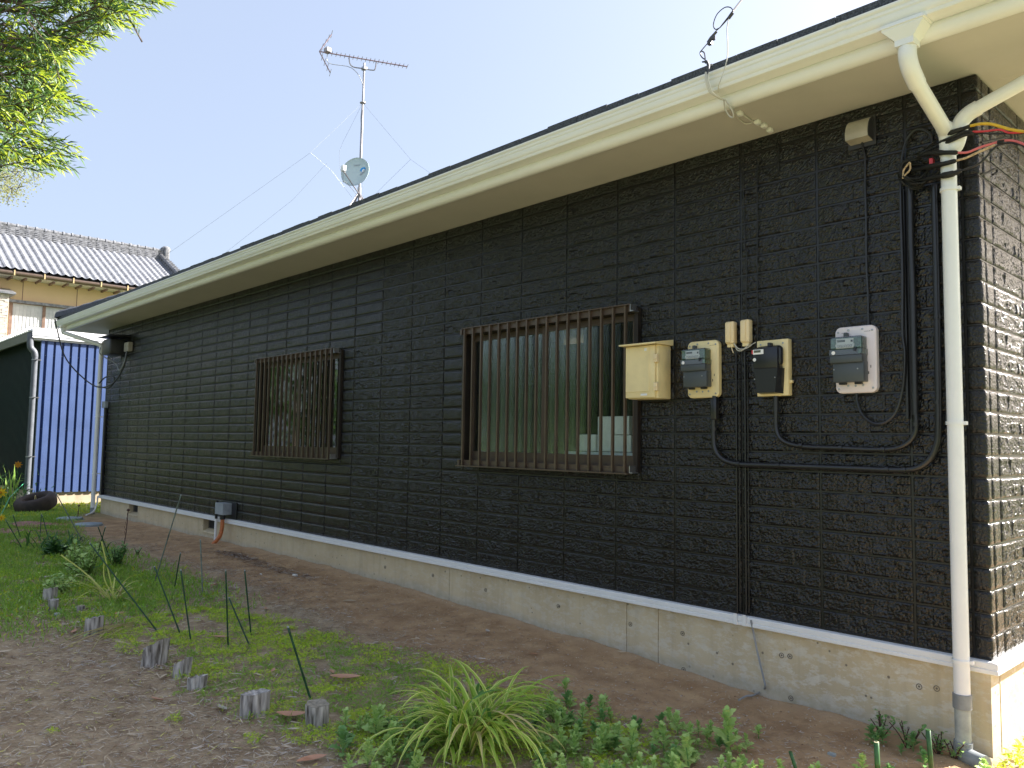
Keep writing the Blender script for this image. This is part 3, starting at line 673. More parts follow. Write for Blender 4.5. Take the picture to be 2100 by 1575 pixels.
# things on the windowsills inside
for (x, z, w_, h_, lab) in [(-2.95, 1.0, .17, .13, 'white carton at the left end of the stack behind the right window'), (-2.76, 1.0, .17, .27, 'tall white carton in the middle of the stack behind the right window'), (-2.60, 1.13, .15, .14, 'small white carton on top of the stack behind the right window')]:
    o = MB().rbox(x, x+w_, .17, .30, z, z+h_, .006); tag(o.build('carton', 'carton_white'), lab, 'carton')
o = MB().rbox(-2.60, -2.43, .17, .30, 1.0, 1.125, .006).build('carton', 'carton_white'); tag(o, 'white carton at the lower right of the stack behind the right window', 'carton')
o = MB().box(-3.10, -2.30, .162, .34, .90, .995).build('shelf_board', 'carton_white'); tag(o, 'pale shelf under the white cartons behind the right window', 'shelf')
o = MB().box(-8.1, -7.3, .3, .34, 1.0, 1.09, Matrix.Rotation(-.55, 3, 'Y')).build('stair_rail', 'carton_white'); tag(o, 'white slanting rail seen behind the left window', 'rail')
cu = MB()
for k in range(16): cu.tube([(-7.28+k*.055, .30+.012*(k % 2), 1.62), (-7.28+k*.055, .30+.012*(k % 2), 1.98)], .03, 5)
tag(cu.build('reflection_curtain', 'curtain_tan'), 'added tan curtain standing in for a reflection in the left window', 'curtain')  # curtain added to imitate the tan band mirrored in the glass
o = MB().rbox(-7.05, -6.75, .2, .4, 1.2, 1.5, .01).build('carton', 'carton_white'); tag(o, 'white box seen behind the left window', 'carton')
o = MB().rbox(-7.5, -6.5, .30, .5, .9, 1.18, .01).build('cabinet', 'curtain_tan'); tag(o, 'dull tan cabinet low behind the left window', 'cabinet')

# ------------------------------------------------------------------ drainpipes
def band(mb, c, r): mb.lathe([(r, -.009), (r+.006, -.009), (r+.006, .009), (r, .009)], c, 20)
PX, PY, PR = -.112, -.105, .038
dp = thing('downpipe', 'cream and white downpipe with a forked top at the near corner', 'downpipe', (PX, PY, -.48))
MB().cyl((PX, PY, -.165), (PX, PY, 2.62), PR, 24).build('pipe', 'white_pvc', dp, smooth=True)
MB().cyl((PX, PY, 2.60), (PX, PY, 2.73), PR+.004, 24).build('fork_joint', 'cream_paint', dp, smooth=True)
q = MB().tube(spl([(PX, PY, 2.62), (PX+.035, PY-.002, 2.64), (PX+.055, PY-.002, 2.70), (PX+.058, PY, 2.735), (PX+.068, PY, 2.765), (PX+.10, PY, 2.795), (PX+.15, PY, 2.815)], 5), PR+.002, 18); q.build('elbow', 'cream_paint', dp, smooth=True)
MB().tube([(PX+.14, PY, 2.811), (ER+.08, PY-.02, 3.0)], PR-.003, 18).build('branch_pipe', 'cream_paint', dp, smooth=True)
CX = -.105; CYY = GY-.075
MB().tube(spl([(CX, CYY, 2.985), (CX, CYY+.001, 2.94), (CX, CYY+.03, 2.895), (CX-.001, CYY+.075, 2.868), (CX-.002, CYY+.12, 2.845)], 5), PR+.004, 18).build('elbow', 'cream_paint', dp, smooth=True)
MB().tube([(CX-.002, CYY+.11, 2.851), (PX, PY-.03, 2.725)], PR-.001, 18).build('branch_pipe', 'cream_paint', dp, smooth=True)
MB().tube(spl([(PX, PY-.05, 2.738), (PX, PY-.018, 2.72), (PX, PY, 2.68), (PX, PY, 2.62)], 4), PR+.004, 18).build('elbow', 'cream_paint', dp, smooth=True)
cb = MB()
def hopper(mb, cx, cy, top, bot, w1, d1, w2, h):
    vs = [(cx+sx*w, cy+sy*d, z) for (w, d, z) in ((w1, d1, top), (w1, d1, top-.03), (w2, w2, bot+.03), (w2, w2, bot)) for sx, sy in ((-1, -1), (1, -1), (1, 1), (-1, 1))]
    fs = [[i*4+k, i*4+(k+1) % 4, i*4+4+(k+1) % 4, i*4+4+k] for i in range(3) for k in range(4)]+[(0, 1, 2, 3), (12, 15, 14, 13)]
    mb.add(vs, fs)
hopper(cb, CX, CYY, ZT+.055, ZT-.06, .095, .066, .043, 0)
cb.box(CX-.105, CX+.105, CYY-.072, CYY+.068, ZT+.035, ZT+.0415)
cb.build('hopper', 'cream_paint', dp)
for zz in (2.415, 1.19, -.005):
    b_ = MB(); band(b_, (PX, PY, zz), PR); b_.box(PX-.006, PX+.006, PY+PR, .0, zz-.008, zz+.008); b_.box(PX+PR+.002, PX+PR+.016, PY-.008, PY+.02, zz-.009, zz+.009)
    b_.build('pipe_clip', 'white_pvc', dp, smooth=True)
MB().lathe([(PR+.006, -.165), (PR+.006, -.235), (PR, -.238)], (PX, PY, 0), 24).lathe([(PR, -.163), (PR+.006, -.165)], (PX, PY, 0), 24).build('collar', 'grey_pvc', dp, smooth=True)
MB().cyl((PX, PY, -.40), (PX, PY, -.236), PR-.001, 24).build('lower_pipe', 'grey_pvc_light', dp, smooth=True)
MB().tube(spl([(PX, PY, -.395), (PX, PY, -.44), (PX+.02, PY-.01, -.462), (PX+.07, PY-.03, -.468), (PX+.11, PY-.045, -.468)], 4), PR+.006, 20).build('elbow', 'grey_pvc', dp, smooth=True)
# left downpipe
LX, LY = XL-.02, -.115
dl = thing('downpipe', 'slim cream downpipe at the far left corner of the dark house', 'downpipe', (LX, LY, -.35))
MB().cyl((LX, LY, -.24), (LX, LY, 2.72), .036, 16).build('pipe', 'white_pvc', dl, smooth=True)
gx0 = -15.05
MB().tube(spl([(gx0, GY-.07, 3.06), (gx0, GY-.07, 2.99), (gx0+.02, GY-.03, 2.955), (LX-.05, LY-.06, 2.77), (LX, LY, 2.72), (LX, LY, 2.60)], 5), .038, 14).build('branch_pipe', 'cream_paint', dl, smooth=True)
MB().tube(spl([(EL-.06, .5, 3.06), (EL-.06, .5, 2.99), (LX-.2, .05, 2.86), (LX, LY, 2.74)], 4), .036, 12).build('branch_pipe', 'cream_paint', dl, smooth=True)
hp = MB(); hopper(hp, gx0, GY-.07, ZT+.05, ZT-.03, .07, .06, .04, 0); hp.build('hopper', 'cream_paint', dl)
for zz in (1.42, .38):
    b_ = MB(); band(b_, (LX, LY, zz), .036); b_.box(LX+.036, LX+.05, LY, -.0, zz-.008, zz+.008)
    b_.build('pipe_clip', 'white_pvc', dl)
MB().cyl((LX, LY, -.40), (LX, LY, -.235), .040, 16).build('collar', 'grey_pvc', dl, smooth=True)
MB().tube(spl([(XL+.02, -.05, -.03), (XL+.015, -.055, -.16), (XL+.06, -.12, -.30), (XL+.2, -.28, -.355)], 5), .014, 8).build('drain_hose', 'white_pvc', dl, smooth=True)

# ------------------------------------------------------------------ meters
def screw(mb, x, z, y, r=.006): mb.lathe([(r, 0), (r, .002), (r*.4, .0025), (r*.35, .001), (0, .001)], (x, y, z), 8, Vector((0, -1, 0)))
def text_lines(mb, x0, x1, z, y, n, h):   # tiny illegible print: rows of short dashes
    for k in range(n):
        x = x0
        while x < x1-.004:
            w_ = random.uniform(.003, .009); mb.box(x, min(x+w_, x1), y-.0006, y, z-k*h*2, z-k*h*2+h*.8); x += w_+.003
def meter_clear(label, X0, X1, Z0, Z1, platem, mx0, mx1, mz0, mz1, grp, depth=.04):
    t = thing('electricity_meter', label, 'electricity meter', ((X0+X1)/2, -.02, Z0), grp)
    MB().plate(X0, X1, Z0, Z1, -depth, -.003, .035).build('backboard', platem, t, smooth=True)
    s_ = MB()
    for (x, z) in ((X0+.02, Z1-.03), (X1-.02, Z1-.03), (X0+.02, Z0+.025), (X1-.02, Z0+.025), (X0+.08, Z1-.02), (X1-.075, Z1-.02), ((X0+X1)/2, Z0+.04), (X0+.075, Z0+.042), (X1-.075, Z0+.042)): screw(s_, x, z, -depth-.0005, .0065)
    split_build(s_, 'screw', 'steel', t)
    mk = MB(); text_lines(mk, X0+.04, X0+.075, Z1-.036, -depth-.0005, 1, .003); text_lines(mk, X1-.065, X1-.03, Z1-.036, -depth-.0005, 1, .003)
    mk.box(X1-.033, X1-.029, -depth-.001, -depth, Z0+.14, Z0+.155).box(X1-.046, X1-.041, -depth-.001, -depth, Z0+.105, Z0+.12); mk.build('printing', 'print_dark', t)
    yb = -depth-.012; H_ = mz1-mz0
    zc0 = mz0+H_*.57                       # lower edge of the clear part
    # lower grey terminal cover, stepped
    lo = MB().rbox(mx0+.012, mx1, -depth-.062, -depth-.001, mz0, mz0+H_*.45, .006)
    lo.build('terminal_cover', 'meter_grey', t, smooth=True)
    MB().rbox(mx0+.002, mx1-.002, -depth-.078, -depth-.002, mz0+H_*.42, zc0+.008, .006).build('cover_step', 'meter_grey', t, smooth=True)
    # body behind glass
    MB().rbox(mx0+.006, mx1-.012, -depth-.066, -depth-.003, zc0+.01, mz1-.006, .003).build('meter_body', 'meter_green', t)
    MB().rbox(mx0+.004, mx1-.030, -depth-.070, -depth-.030, zc0+.006, zc0+H_*.135, .002).build('lower_panel', 'meter_grey', t)
    lx0, lx1 = mx0+.038, mx1-.052; lz0, lz1 = zc0+H_*.165, mz1-.012
    lb = MB().box(lx0, lx1, -depth-.0695, -depth-.0665, lz0, lz1).box(lx0-.004, lx1+.004, -depth-.0692, -depth-.0667, lz0+.012, lz0+.026).build('label_plate', 'label_white', t)
    MB().box(lx0+.006, lx0+.052, -depth-.0705, -depth-.0697, lz1-.020, lz1-.007).build('display', 'lcd', lb)
    tx = MB(); text_lines(tx, lx0+.008, lx1-.004, lz0+.018, -depth-.0699, 3, .003); tx.box(lx1-.016, lx1-.004, -depth-.0703, -depth-.0697, lz1-.022, lz1-.010); tx.build('print', 'print_dark', lb)
    MB().rbox(mx0, mx1, -depth-.080, -depth-.002, zc0+.002, zc0+H_*.15, .004).build('clear_cover', 'meter_glass', t)
    MB().rbox(mx0+.003, mx1-.004, -depth-.074, -depth-.002, zc0+H_*.152, mz1, .008).build('clear_cover', 'meter_glass', t)
    MB().lathe([(.011, 0), (.011, .001), (0, .001)], (mx0+.026, -depth-.0805, zc0+H_*.075), 14, Vector((0, -1, 0))).build('round_sticker', 'label_white', t)
    MB().rbox(mx1-.048, mx1-.032, -depth-.084, -depth-.07, zc0+H_*.09, zc0+H_*.17, .003).build('button', 'meter_black', t)
    MB().rbox(mx0+.062, mx0+.084, -depth-.03, -depth-.001, mz1-.004, mz1+.028, .004).build('hanger_tab', 'meter_grey', t)
    for x in (mx0+.02, mx1-.034): k_ = MB(); screw(k_, x, mz0+H_*.28, -depth-.0625, .004); k_.build('cover_screw', 'steel', t)
    for x in (mx0+.05, mx1-.05): MB().rbox(x-.02, x+.02, -depth-.03, -depth-.001, mz0-.012, mz0+.002, .005).build('knockout', 'meter_black', t)
    return t
gM = 'electricity meters on the dark siding'
pa, pb = wallp(1416, 700, -.04), wallp(1491, 817, -.04)
meter_clear('grey meter with clear top on a cream rounded board, nearest the cream switch box', -1.785, -1.545, 1.372, 1.752, 'cream_plastic', -1.79, -1.595, 1.44, 1.695, gM)
meter_clear('grey meter with clear top on a pale pinkish board, nearest the corner', -.765, -.530, 1.368, 1.752, 'pale_pink_plastic', -.765, -.575, 1.428, 1.688, gM)
# black meter on square cream board
t = thing('electricity_meter', 'all-black meter on a square cream board between the two grey meters', 'electricity meter', (-1.14, -.02, 1.365), gM)
MB().rbox(-1.262, -1.052, -.05, -.003, 1.367, 1.715, .004).build('backboard', 'cream_plastic', t, smooth=True)
MB().rbox(-1.053, -1.038, -.035, -.012, 1.445, 1.462, .002).build('latch', 'cream_plastic', t)
bl = MB().rbox(-1.250, -1.085, -.120, -.051, 1.53, 1.665, .010).build('meter_body', 'meter_black', t, smooth=True)
MB().rbox(-1.248, -1.072, -.108, -.0505, 1.545, 1.675, .028, 4).build('rear_shell', 'meter_black', t, smooth=True)
vs = [(-1.246, -.116, 1.535), (-1.088, -.116, 1.535), (-1.075, -.051, 1.535), (-1.248, -.051, 1.535), (-1.228, -.108, 1.385), (-1.110, -.108, 1.385), (-1.085, -.051, 1.38), (-1.232, -.051, 1.38)]
MB().add(vs, [(0, 1, 2, 3), (4, 7, 6, 5), (0, 4, 5, 1), (1, 5, 6, 2), (2, 6, 7, 3), (3, 7, 4, 0)]).build('terminal_cover', 'meter_black', t)
MB().box(-1.247, -1.177, -.1225, -.1205, 1.622, 1.652).build('label_plate', 'label_white', t)
o_ = MB().box(-1.240, -1.195, -.1235, -.1228, 1.633, 1.648).build('display', 'lcd', t)
MB().box(-1.256, -1.249, -.122, -.105, 1.628, 1.650).build('red_tag', 'red_wire', t)
MB().lathe([(.011, 0), (.011, .001), (0, .001)], (-1.238, -.1205, 1.59), 14, Vector((0, -1, 0))).build('round_sticker', 'label_white', t)
MB().rbox(-1.172, -1.150, -.085, -.0505, 1.66, 1.695, .004).build('hanger_tab', 'meter_black', t)
s_ = MB()
for (x, z) in ((-1.235, 1.69), (-1.085, 1.69)): screw(s_, x, z, -.0505, .006)
screw(s_, -1.24, 1.47, -.117, .004); screw(s_, -1.106, 1.475, -.115, .004); split_build(s_, 'screw', 'steel', t)
# cream switch box
t = thing('switch_box', 'cream outdoor switch box with a sloping lid beside the right window', 'switch box', (-2.07, -.05, 1.365))
MB().rbox(-2.205, -1.945, -.150, -.004, 1.372, 1.742, .006).build('case', 'cream_plastic', t, smooth=True)
dr = MB().rbox(-2.212, -1.960, -.170, -.151, 1.378, 1.738, .005).build('door', 'cream_plastic', t, smooth=True)
MB().rbox(-2.208, -2.005, -.174, -.1702, 1.42, 1.728, .002).build('door_panel', 'cream_plastic', dr)
MB().prism([(-.215, 1.742), (-.215, 1.752), (-.01, 1.785), (-.003, 1.785), (-.003, 1.744)], 'x', -2.238, -1.925).build('lid', 'cream_plastic', t)
for z in (1.45, 1.645): MB().rbox(-1.968, -1.936, -.178, -.150, z-.028, z+.028, .004).rbox(-1.962, -1.940, -.184, -.176, z-.008, z+.008, .002).build('hinge', 'cream_plastic_pale', t)
lb = MB().box(-2.075, -2.020, -.1755, -.1742, 1.392, 1.406).build('label_plate', 'label_white', dr)
MB().box(-2.045, -2.025, -.1755, -.1742, 1.700, 1.720).build('seal', 'label_white', dr)
# small connector covers
for (x0, x1, z0, z1, lab) in ((-1.486, -1.424, 1.715, 1.86, 'left of two small cream cable covers above the grey conduit strips'), (-1.376, -1.314, 1.713, 1.862, 'right of two small cream cable covers above the black conduit strips')):
    t = thing('cable_cover', lab.replace('grey conduit', 'black conduit'), 'cable cover', ((x0+x1)/2, -.02, z0), 'small cream cable covers on the siding')
    MB().rbox(x0, x1, -.055, -.004, z0, z1, .010, 3).build('case', 'cream_plastic_pale', t, smooth=True)
    MB().rbox(x0+.004, x0+.040, -.062, -.052, z0+.008, z1-.008, .004).build('front_ridge', 'cream_plastic_pale', t, smooth=True)
    MB().rbox(x0+.008, x1-.008, -.045, -.006, z0-.022, z0+.002, .004).build('cable_entry', 'cream_plastic', t)
# ------------------------------------------------------------------ conduits and cables
def path(px, Y, n=6): return spl([wallp(u, v, Y) for u, v in px], n)
t = thing('conduit', 'thick smooth black conduit looping from the cream-board meter to the corner', 'conduit', (-1, -.03, 1))
P = path([(1466, 812), (1464, 850), (1463, 888), (1467, 922), (1484, 943), (1515, 952), (1560, 954), (1650, 957), (1760, 961), (1850, 964), (1885, 958), (1908, 940), (1921, 912), (1924, 880), (1924, 800), (1921, 600), (1916, 380)], -.03, 6)
P = [p for p in P]
MB().tube(P, .0165, 14).build('pipe', 'black_conduit', t, smooth=True)
MB().rbox(P[0].x-.022, P[0].x+.022, -.05, -.008, 1.225, 1.368, .006).build('end_box', 'black_conduit', t, smooth=True)
def clips(pts, r, t, name='clip'):
    for (u, v, u2, v2) in pts:
        a, b_ = wallp(u, v, -.03), wallp(u2, v2, -.03); d = (b_-a).normalized()
        MB().cyl(a-d*.011, a+d*.011, r, 14).box(a.x-.006, a.x+.006, -.03, .0, a.z-.008, a.z+.008).build(name, 'black_conduit', t, smooth=True)
clips([(1515, 952, 1520, 952), (1597, 955, 1610, 955), (1820, 963, 1830, 963), (1855, 964, 1865, 964), (1923, 825, 1923, 835), (1464, 880, 1464, 886), (1922, 650, 1922, 660)], .0205, t)
t = thing('conduit', 'ribbed black conduit from the all-black meter bending up to the corner', 'conduit', (-.8, -.03, 1.1))
P = path([(1591, 812), (1591, 845), (1592, 880), (1602, 901), (1625, 912), (1660, 917), (1720, 919), (1790, 922), (1835, 920), (1862, 908), (1876, 890), (1879, 870), (1877, 840)], -.03, 7)
L_ = 0; pts = []; rr = []
step = .006
cum = [0]
for i in range(1, len(P)): cum.append(cum[-1]+(P[i]-P[i-1]).length)
k = 0; s_ = 0
while s_ < cum[-1]:
    while cum[k+1] < s_: k += 1
    f_ = (s_-cum[k])/(cum[k+1]-cum[k]); pts.append(P[k].lerp(P[k+1], f_)); rr.append(.0155 if len(pts) % 2 else .0125); s_ += step
MB().tube(pts, rr, 12).build('ribbed_pipe', 'black_conduit', t, smooth='all')
MB().tube(path([(1591, 808), (1591, 845)], -.03, 2), .017, 12).build('end_sleeve', 'black_conduit', t, smooth=True)
MB().tube(path([(1877, 850), (1874, 700), (1872, 600), (1868, 500), (1866, 385)], -.03, 3), .0165, 14).build('pipe', 'black_conduit', t, smooth=True)
clips([(1643, 914, 1653, 915), (1725, 919, 1735, 919), (1812, 922, 1822, 922), (1876, 815, 1876, 825), (1878, 870, 1878, 876)], .0195, t)
MB().box(wallp(1868, 600).x-.034, wallp(1868, 600).x-.022, -.012, -.001, 1.22, 2.5).build('cover_strip', 'joint', t)
def cable(name, label, px, Y, r, m, cat='cable', n=5, parts=None):
    o = MB().tube(path(px, Y, n), r, 8).build(name, m, smooth=True); tag(o, label, cat); return o
cable('meter_cable', 'black cable sagging from the pale-board meter and rising to a hook near the corner', [(1757, 803), (1758, 825), (1768, 850), (1790, 868), (1812, 868), (1835, 850), (1848, 815), (1854, 770), (1855, 720), (1851, 680), (1851, 560), (1847, 420), (1847, 345), (1856, 295), (1873, 270), (1892, 266), (1908, 276), (1912, 295)], -.022, .0075, 'black_conduit')
cable('vent_cable', 'black cable running down from the vent hood to the pale-board meter', [(1768, 285), (1769, 300), (1774, 325), (1774, 380), (1776, 440), (1777, 540), (1780, 600), (1781, 668)], -.014, .0062, 'black_conduit')
# vent hood
t = thing('vent_hood', 'small beige curved vent hood high on the siding under the soffit', 'vent hood', (-.595, -.04, 2.80))
hx0, hx1 = -.672, -.535; zt, zb = 2.965, 2.835
cv = [(-.004, zt)]+[(-.004-.082*math.sin(R(a)), zb+.02+(zt-zb-.02)*math.cos(R(a))) for a in range(10, 91, 10)]+[(-.082, zb), (-.074, zb), (-.004, zb-.01)]
MB().prism(cv, 'x', hx0+.004, hx1-.004).build('hood', 'hood_beige', t, smooth=True)
MB().prism([(y*.97, z) for y, z in cv], 'x', hx1-.0035, hx1).build('side_cheek', 'hood_side', t)
MB().rbox(hx0-.012, hx1+.012, -.010, -.001, zb-.035, zt+.012, .003).build('back_plate', 'hood_side', t)
# vertical duct strips + thin wires
for (u, lab, w_) in ((1513, 'left black cable strip running down the siding below the cream covers', .0045), (1531, 'right black cable strip running down the siding below the cream covers', .005)):
    x = wallp(u, 1000).x; t = thing('cable_strip', lab, 'cable strip', (x, -.01, -.05), 'black cable strips on the siding')
    MB().rbox(x-w_, x+w_, -.016, -.0005, -.0, 1.66, .003).build('strip', 'black_conduit', t)
    MB().cyl((x+w_+.012, -.008, 0.02), (x+w_+.012, -.008, 1.6), .0035, 6).build('wire', 'black_cable', t)
    MB().box(x-.012, x+.012, -.040, -.032, -.062, .004).build('white_clip', 'white_trim', t)
cable('thin_cable', 'thin black wire dropping from the soffit to the cream covers, left one', [(1524, 305), (1524, 360), (1526, 450), (1528, 515), (1531, 520), (1530, 600), (1531, 665)], -.008, .003, 'black_cable')
cable('thin_cable', 'thin black wire with a coil at its top, right of the other thin wire', [(1590, 335), (1597, 318), (1592, 290), (1590, 300), (1597, 345), (1585, 362), (1568, 355), (1554, 333), (1560, 328), (1553, 345), (1553, 420), (1553, 500), (1553, 600), (1554, 700), (1548, 706)], -.010, .0035, 'black_cable')
cable('jumper_wire', 'pale grey wires looping between the two small cream cable covers', [(1507, 708), (1512, 718), (1521, 719), (1530, 712), (1535, 706)], -.045, .0032, 'white_cable')
cable('jumper_wire', 'pale grey wire loop hanging lowest beneath the two small cream cable covers', [(1505, 704), (1513, 714), (1522, 716), (1533, 713), (1543, 706), (1550, 702)], -.052, .003, 'white_cable')
cable('wire_end', 'short cream wire end poking from the left small cable cover', [(1500, 705), (1501, 715), (1504, 724)], -.045, .003, 'cream_plastic_pale')
pts = [wallp(1540, 1272, -.036), wallp(1546, 1300, -.02), wallp(1553, 1335, -.02), wallp(1560, 1365, -.02), wallp(1567, 1395, -.02), wallp(1569, 1408, -.02), gp(1563, 1423)+Vector((0, 0, .02)), gp(1545, 1432)+Vector((0, 0, .018)), gp(1530, 1434)+Vector((0, 0, .018)), gp(1515, 1441)+Vector((0, 0, .015))]
tag(MB().tube(spl(pts, 6), .0062, 8).build('ground_cable', 'grey_cable', smooth=True), 'grey cable hanging down the concrete foundation onto the soil', 'cable')
# service wire bundle at the corner
t = thing('wire_bundle', 'tangle of black taped service wires wrapped round the white downpipe', 'wire bundle', (-.2, -.12, 2.6))
def bw(px, Y, r, m, nm, n=6):
    o = MB().tube(spl([wallp(u, v, y) for (u, v), y in zip(px, Y if isinstance(Y, list) else [Y]*len(px))], n), r, 9).build(nm, m, t, smooth=True); return o
F_ = -.155
bw([(1898, 305), (1925, 285), (1950, 272), (1975, 264), (1990, 258)], [-.08, -.12, F_, F_, F_], [.004]*6+[.008]*6+[.012]*6+[.010]*6+[.004], 'black_tape', 'taped_splice')
bw([(1890, 310), (1920, 295), (1950, 283), (1975, 272), (1992, 270)], [-.07, -.12, F_, F_, F_], [.004]*8+[.009]*8+[.010]*8+[.004], 'black_tape', 'taped_splice')
bw([(1885, 318), (1925, 300), (1955, 287), (1978, 277), (1998, 273)], [-.06, -.12, F_, F_, F_], [.004]*8+[.008]*8+[.009]*8+[.004], 'black_tape', 'taped_splice')
bw([(1870, 330), (1900, 316), (1935, 313), (1965, 313)], [-.06, -.11, F_, F_], [.009]*6+[.015]*6+[.012]*6+[.006], 'black_tape', 'taped_splice')
bw([(1872, 350), (1900, 343), (1935, 336), (1962, 329)], [-.06, -.11, F_, F_], [.010]*6+[.014]*6+[.012]*6+[.006], 'black_tape', 'taped_splice')
bw([(1875, 372), (1905, 366), (1935, 360), (1958, 355), (1972, 348)], [-.06, -.11, F_, F_, F_], [.008]*6+[.012]*6+[.017]*6+[.013]*6+[.004], 'black_tape', 'taped_splice')
for k in range(7):
    cx, cyy = 1880+random.uniform(-6, 8), 350+random.uniform(-10, 14); rx, ry = random.uniform(18, 32), random.uniform(16, 30)
    bw([(cx+rx*math.cos(a), cyy+ry*math.sin(a)) for a in [random.uniform(0, .5)+q*.8 for q in range(7)]], [-.03-random.uniform(0, .07) for _ in range(7)], .0048, 'black_tape', 'looped_wire')
bw([(1870, 330), (1855, 332), (1848, 345), (1850, 362), (1860, 370)], -.07, .012, 'black_tape', 'looped_wire')
bw([(1852, 366), (1853, 350), (1862, 337), (1866, 334), (1866, 348), (1853, 362)], -.095, .005, 'tan_wire', 'tan_wire')
MB().rbox(-.205, -.185, -.115, -.085, 2.555, 2.605, .003).build('red_sleeve', 'red_wire', t)
bw([(1990, 258), (2010, 254), (2030, 254), (2050, 259), (2075, 266), (2110, 270), (2160, 268)], [F_]*4+[-.16, -.17, -.19], .0075, 'yellow_wire', 'yellow_wire')
bw([(1995, 270), (2020, 269), (2050, 266), (2070, 272), (2100, 271), (2150, 268)], [F_]*6, .005, 'red_wire', 'red_wire')
bw([(2000, 272), (2030, 274), (2060, 274), (2100, 273), (2150, 272)], [F_+.01]*5, .0045, 'black_cable', 'black_wire')
bw([(1965, 313), (1985, 312), (2010, 302), (2040, 293), (2060, 288), (2085, 290), (2115, 303)], [F_]*5+[-.16, -.17], .006, 'pink_wire', 'pink_wire')
bw([(1962, 329), (1980, 324), (2000, 315), (2020, 306), (2040, 297)], [F_]*5, .006, 'tan_wire', 'frayed_wire')
bw([(1970, 350), (1995, 342), (2015, 330), (2035, 308), (2050, 297), (2075, 293), (2100, 300), (2120, 320)], [F_]*8, .0055, 'black_cable', 'black_wire')
bw([(2046, 293), (2052, 292), (2060, 291)], F_, .012, 'black_tape', 'tape')
t = thing('wall_hook', 'small dark twisted hook wire on the bright side wall', 'hook', (.02, .2, 2.4))
MB().tube(spl([sidep(2012, 356, .02), sidep(2022, 355, .03), sidep(2035, 349, .04), sidep(2043, 346, .04), sidep(2044, 354, .04), sidep(2036, 358, .03)], 5), .006, 8).build('hook', 'black_tape', t, smooth=True)
t = thing('wall_hook', 'upper dark twisted hook wire on the bright side wall', 'hook', (.02, .2, 2.7))
MB().tube(spl([sidep(2012, 292, .02), sidep(2030, 289, .03), sidep(2045, 286, .04), sidep(2066, 280, .06)], 5), .006, 8).build('hook', 'black_tape', t, smooth=True)

# ------------------------------------------------------------------ overhead drop wire at the eave
t = thing('service_drop', 'overhead telephone wire with clamp and loop meeting the eave', 'overhead wire', (-1.0, -.72, 3.2))
E0 = lambda u, v, Y=-.78: wallp(u, v, Y)
MB().tube(spl([E0(1446, 122), E0(1440, 118), E0(1436, 110), E0(1438, 105), E0(1444, 108), E0(1446, 118), E0(1447, 130)], 5), .004, 6).build('ring', 'dark_steel', t, smooth=True)
MB().tube([E0(1440, 127), E0(1450, 126), E0(1453, 134), E0(1452, 152)], [.004, .009, .010, .006], 8).build('hook_arm', 'dark_steel', t, smooth=True)
MB().tube([E0(1438, 104), E0(1450, 90), E0(1470, 62), E0(1478, 55)], .003, 6).build('wire', 'dark_steel', t)
MB().tube([E0(1452, 88), E0(1458, 78), E0(1470, 64)], [.010, .009, .007], 6).lathe([(0, -.012), (.012, -.01), (.013, .008), (0, .012)], E0(1463, 78), 8).box(*sum([[E0(1456, 88)[i]-.011, E0(1456, 88)[i]+.011] for i in range(3)], [])).build('wire_clamp', 'dark_steel', t)
far = atd(1668, -190, 9)
MB().tube([E0(1476, 57), E0(1492, 38), E0(1500, 27), far], [.003, .006, .006, .008], 7).build('wire', 'black_cable', t)
MB().tube([E0(1494, 38), E0(1503, 26)], .009, 7).build('wrap', 'dark_steel', t)
MB().tube(spl([E0(1500, 28), E0(1503, 22), E0(1497, 15), E0(1485, 16), E0(1470, 30), E0(1463, 50), E0(1467, 60), E0(1476, 57)], 5),   .003, 6).build('wire_loop', 'black_cable', t, smooth=True)
MB().tube(spl([E0(1494, 40), E0(1491, 60), E0(1492, 90), E0(1491, 120), E0(1483, 150), E0(1474, 175), E0(1473, 190, -.72)], 5), .003, 6).build('wire', 'white_cable', t, smooth=True)
for dx in (-3, 0, 3):
    MB().tube(spl([E0(1450+dx, 148), E0(1450+dx, 165), E0(1457+dx, 187, -.76), E0(1470+dx*.5, 198, -.73), E0(1484, 205, -.68)], 5), .0045, 7).build('lead_wire', 'white_cable', t, smooth=True)
S_ = lambda u, v: zp(u, v, ZT-.012)
MB().tube(spl([E0(1484, 203, -.66), E0(1487, 222, -.62), E0(1496, 238, -.6), E0(1504, 240, -.6), E0(1502, 228, -.62), E0(1492, 212, -.64), E0(1486, 204, -.66)], 5), .004, 7).build('lead_loop', 'white_cable', t, smooth=True)
MB().tube(spl([E0(1486, 204, -.65), E0(1502, 222, -.61), S_(1515, 244), S_(1530, 254), S_(1548, 250), S_(1556, 252)], 5), .004, 7).build('lead_wire', 'white_cable', t, smooth=True)
MB().tube(spl([S_(1512, 231), S_(1522, 235), S_(1540, 247), S_(1552, 256), S_(1566, 261), S_(1577, 268), S_(1582, 272)], 5), .0048, 7).build('soffit_lead', 'white_cable', t, smooth=True)
for (u, v) in ((1517, 232), (1554, 250), (1567, 257), (1579, 266)):
    p = S_(u, v); MB().rbox(p.x-.016, p.x+.016, p.y-.02, p.y+.02, ZT-.028, ZT-.001, .006).build('cable_clamp', 'cream_paint', t, smooth=True)

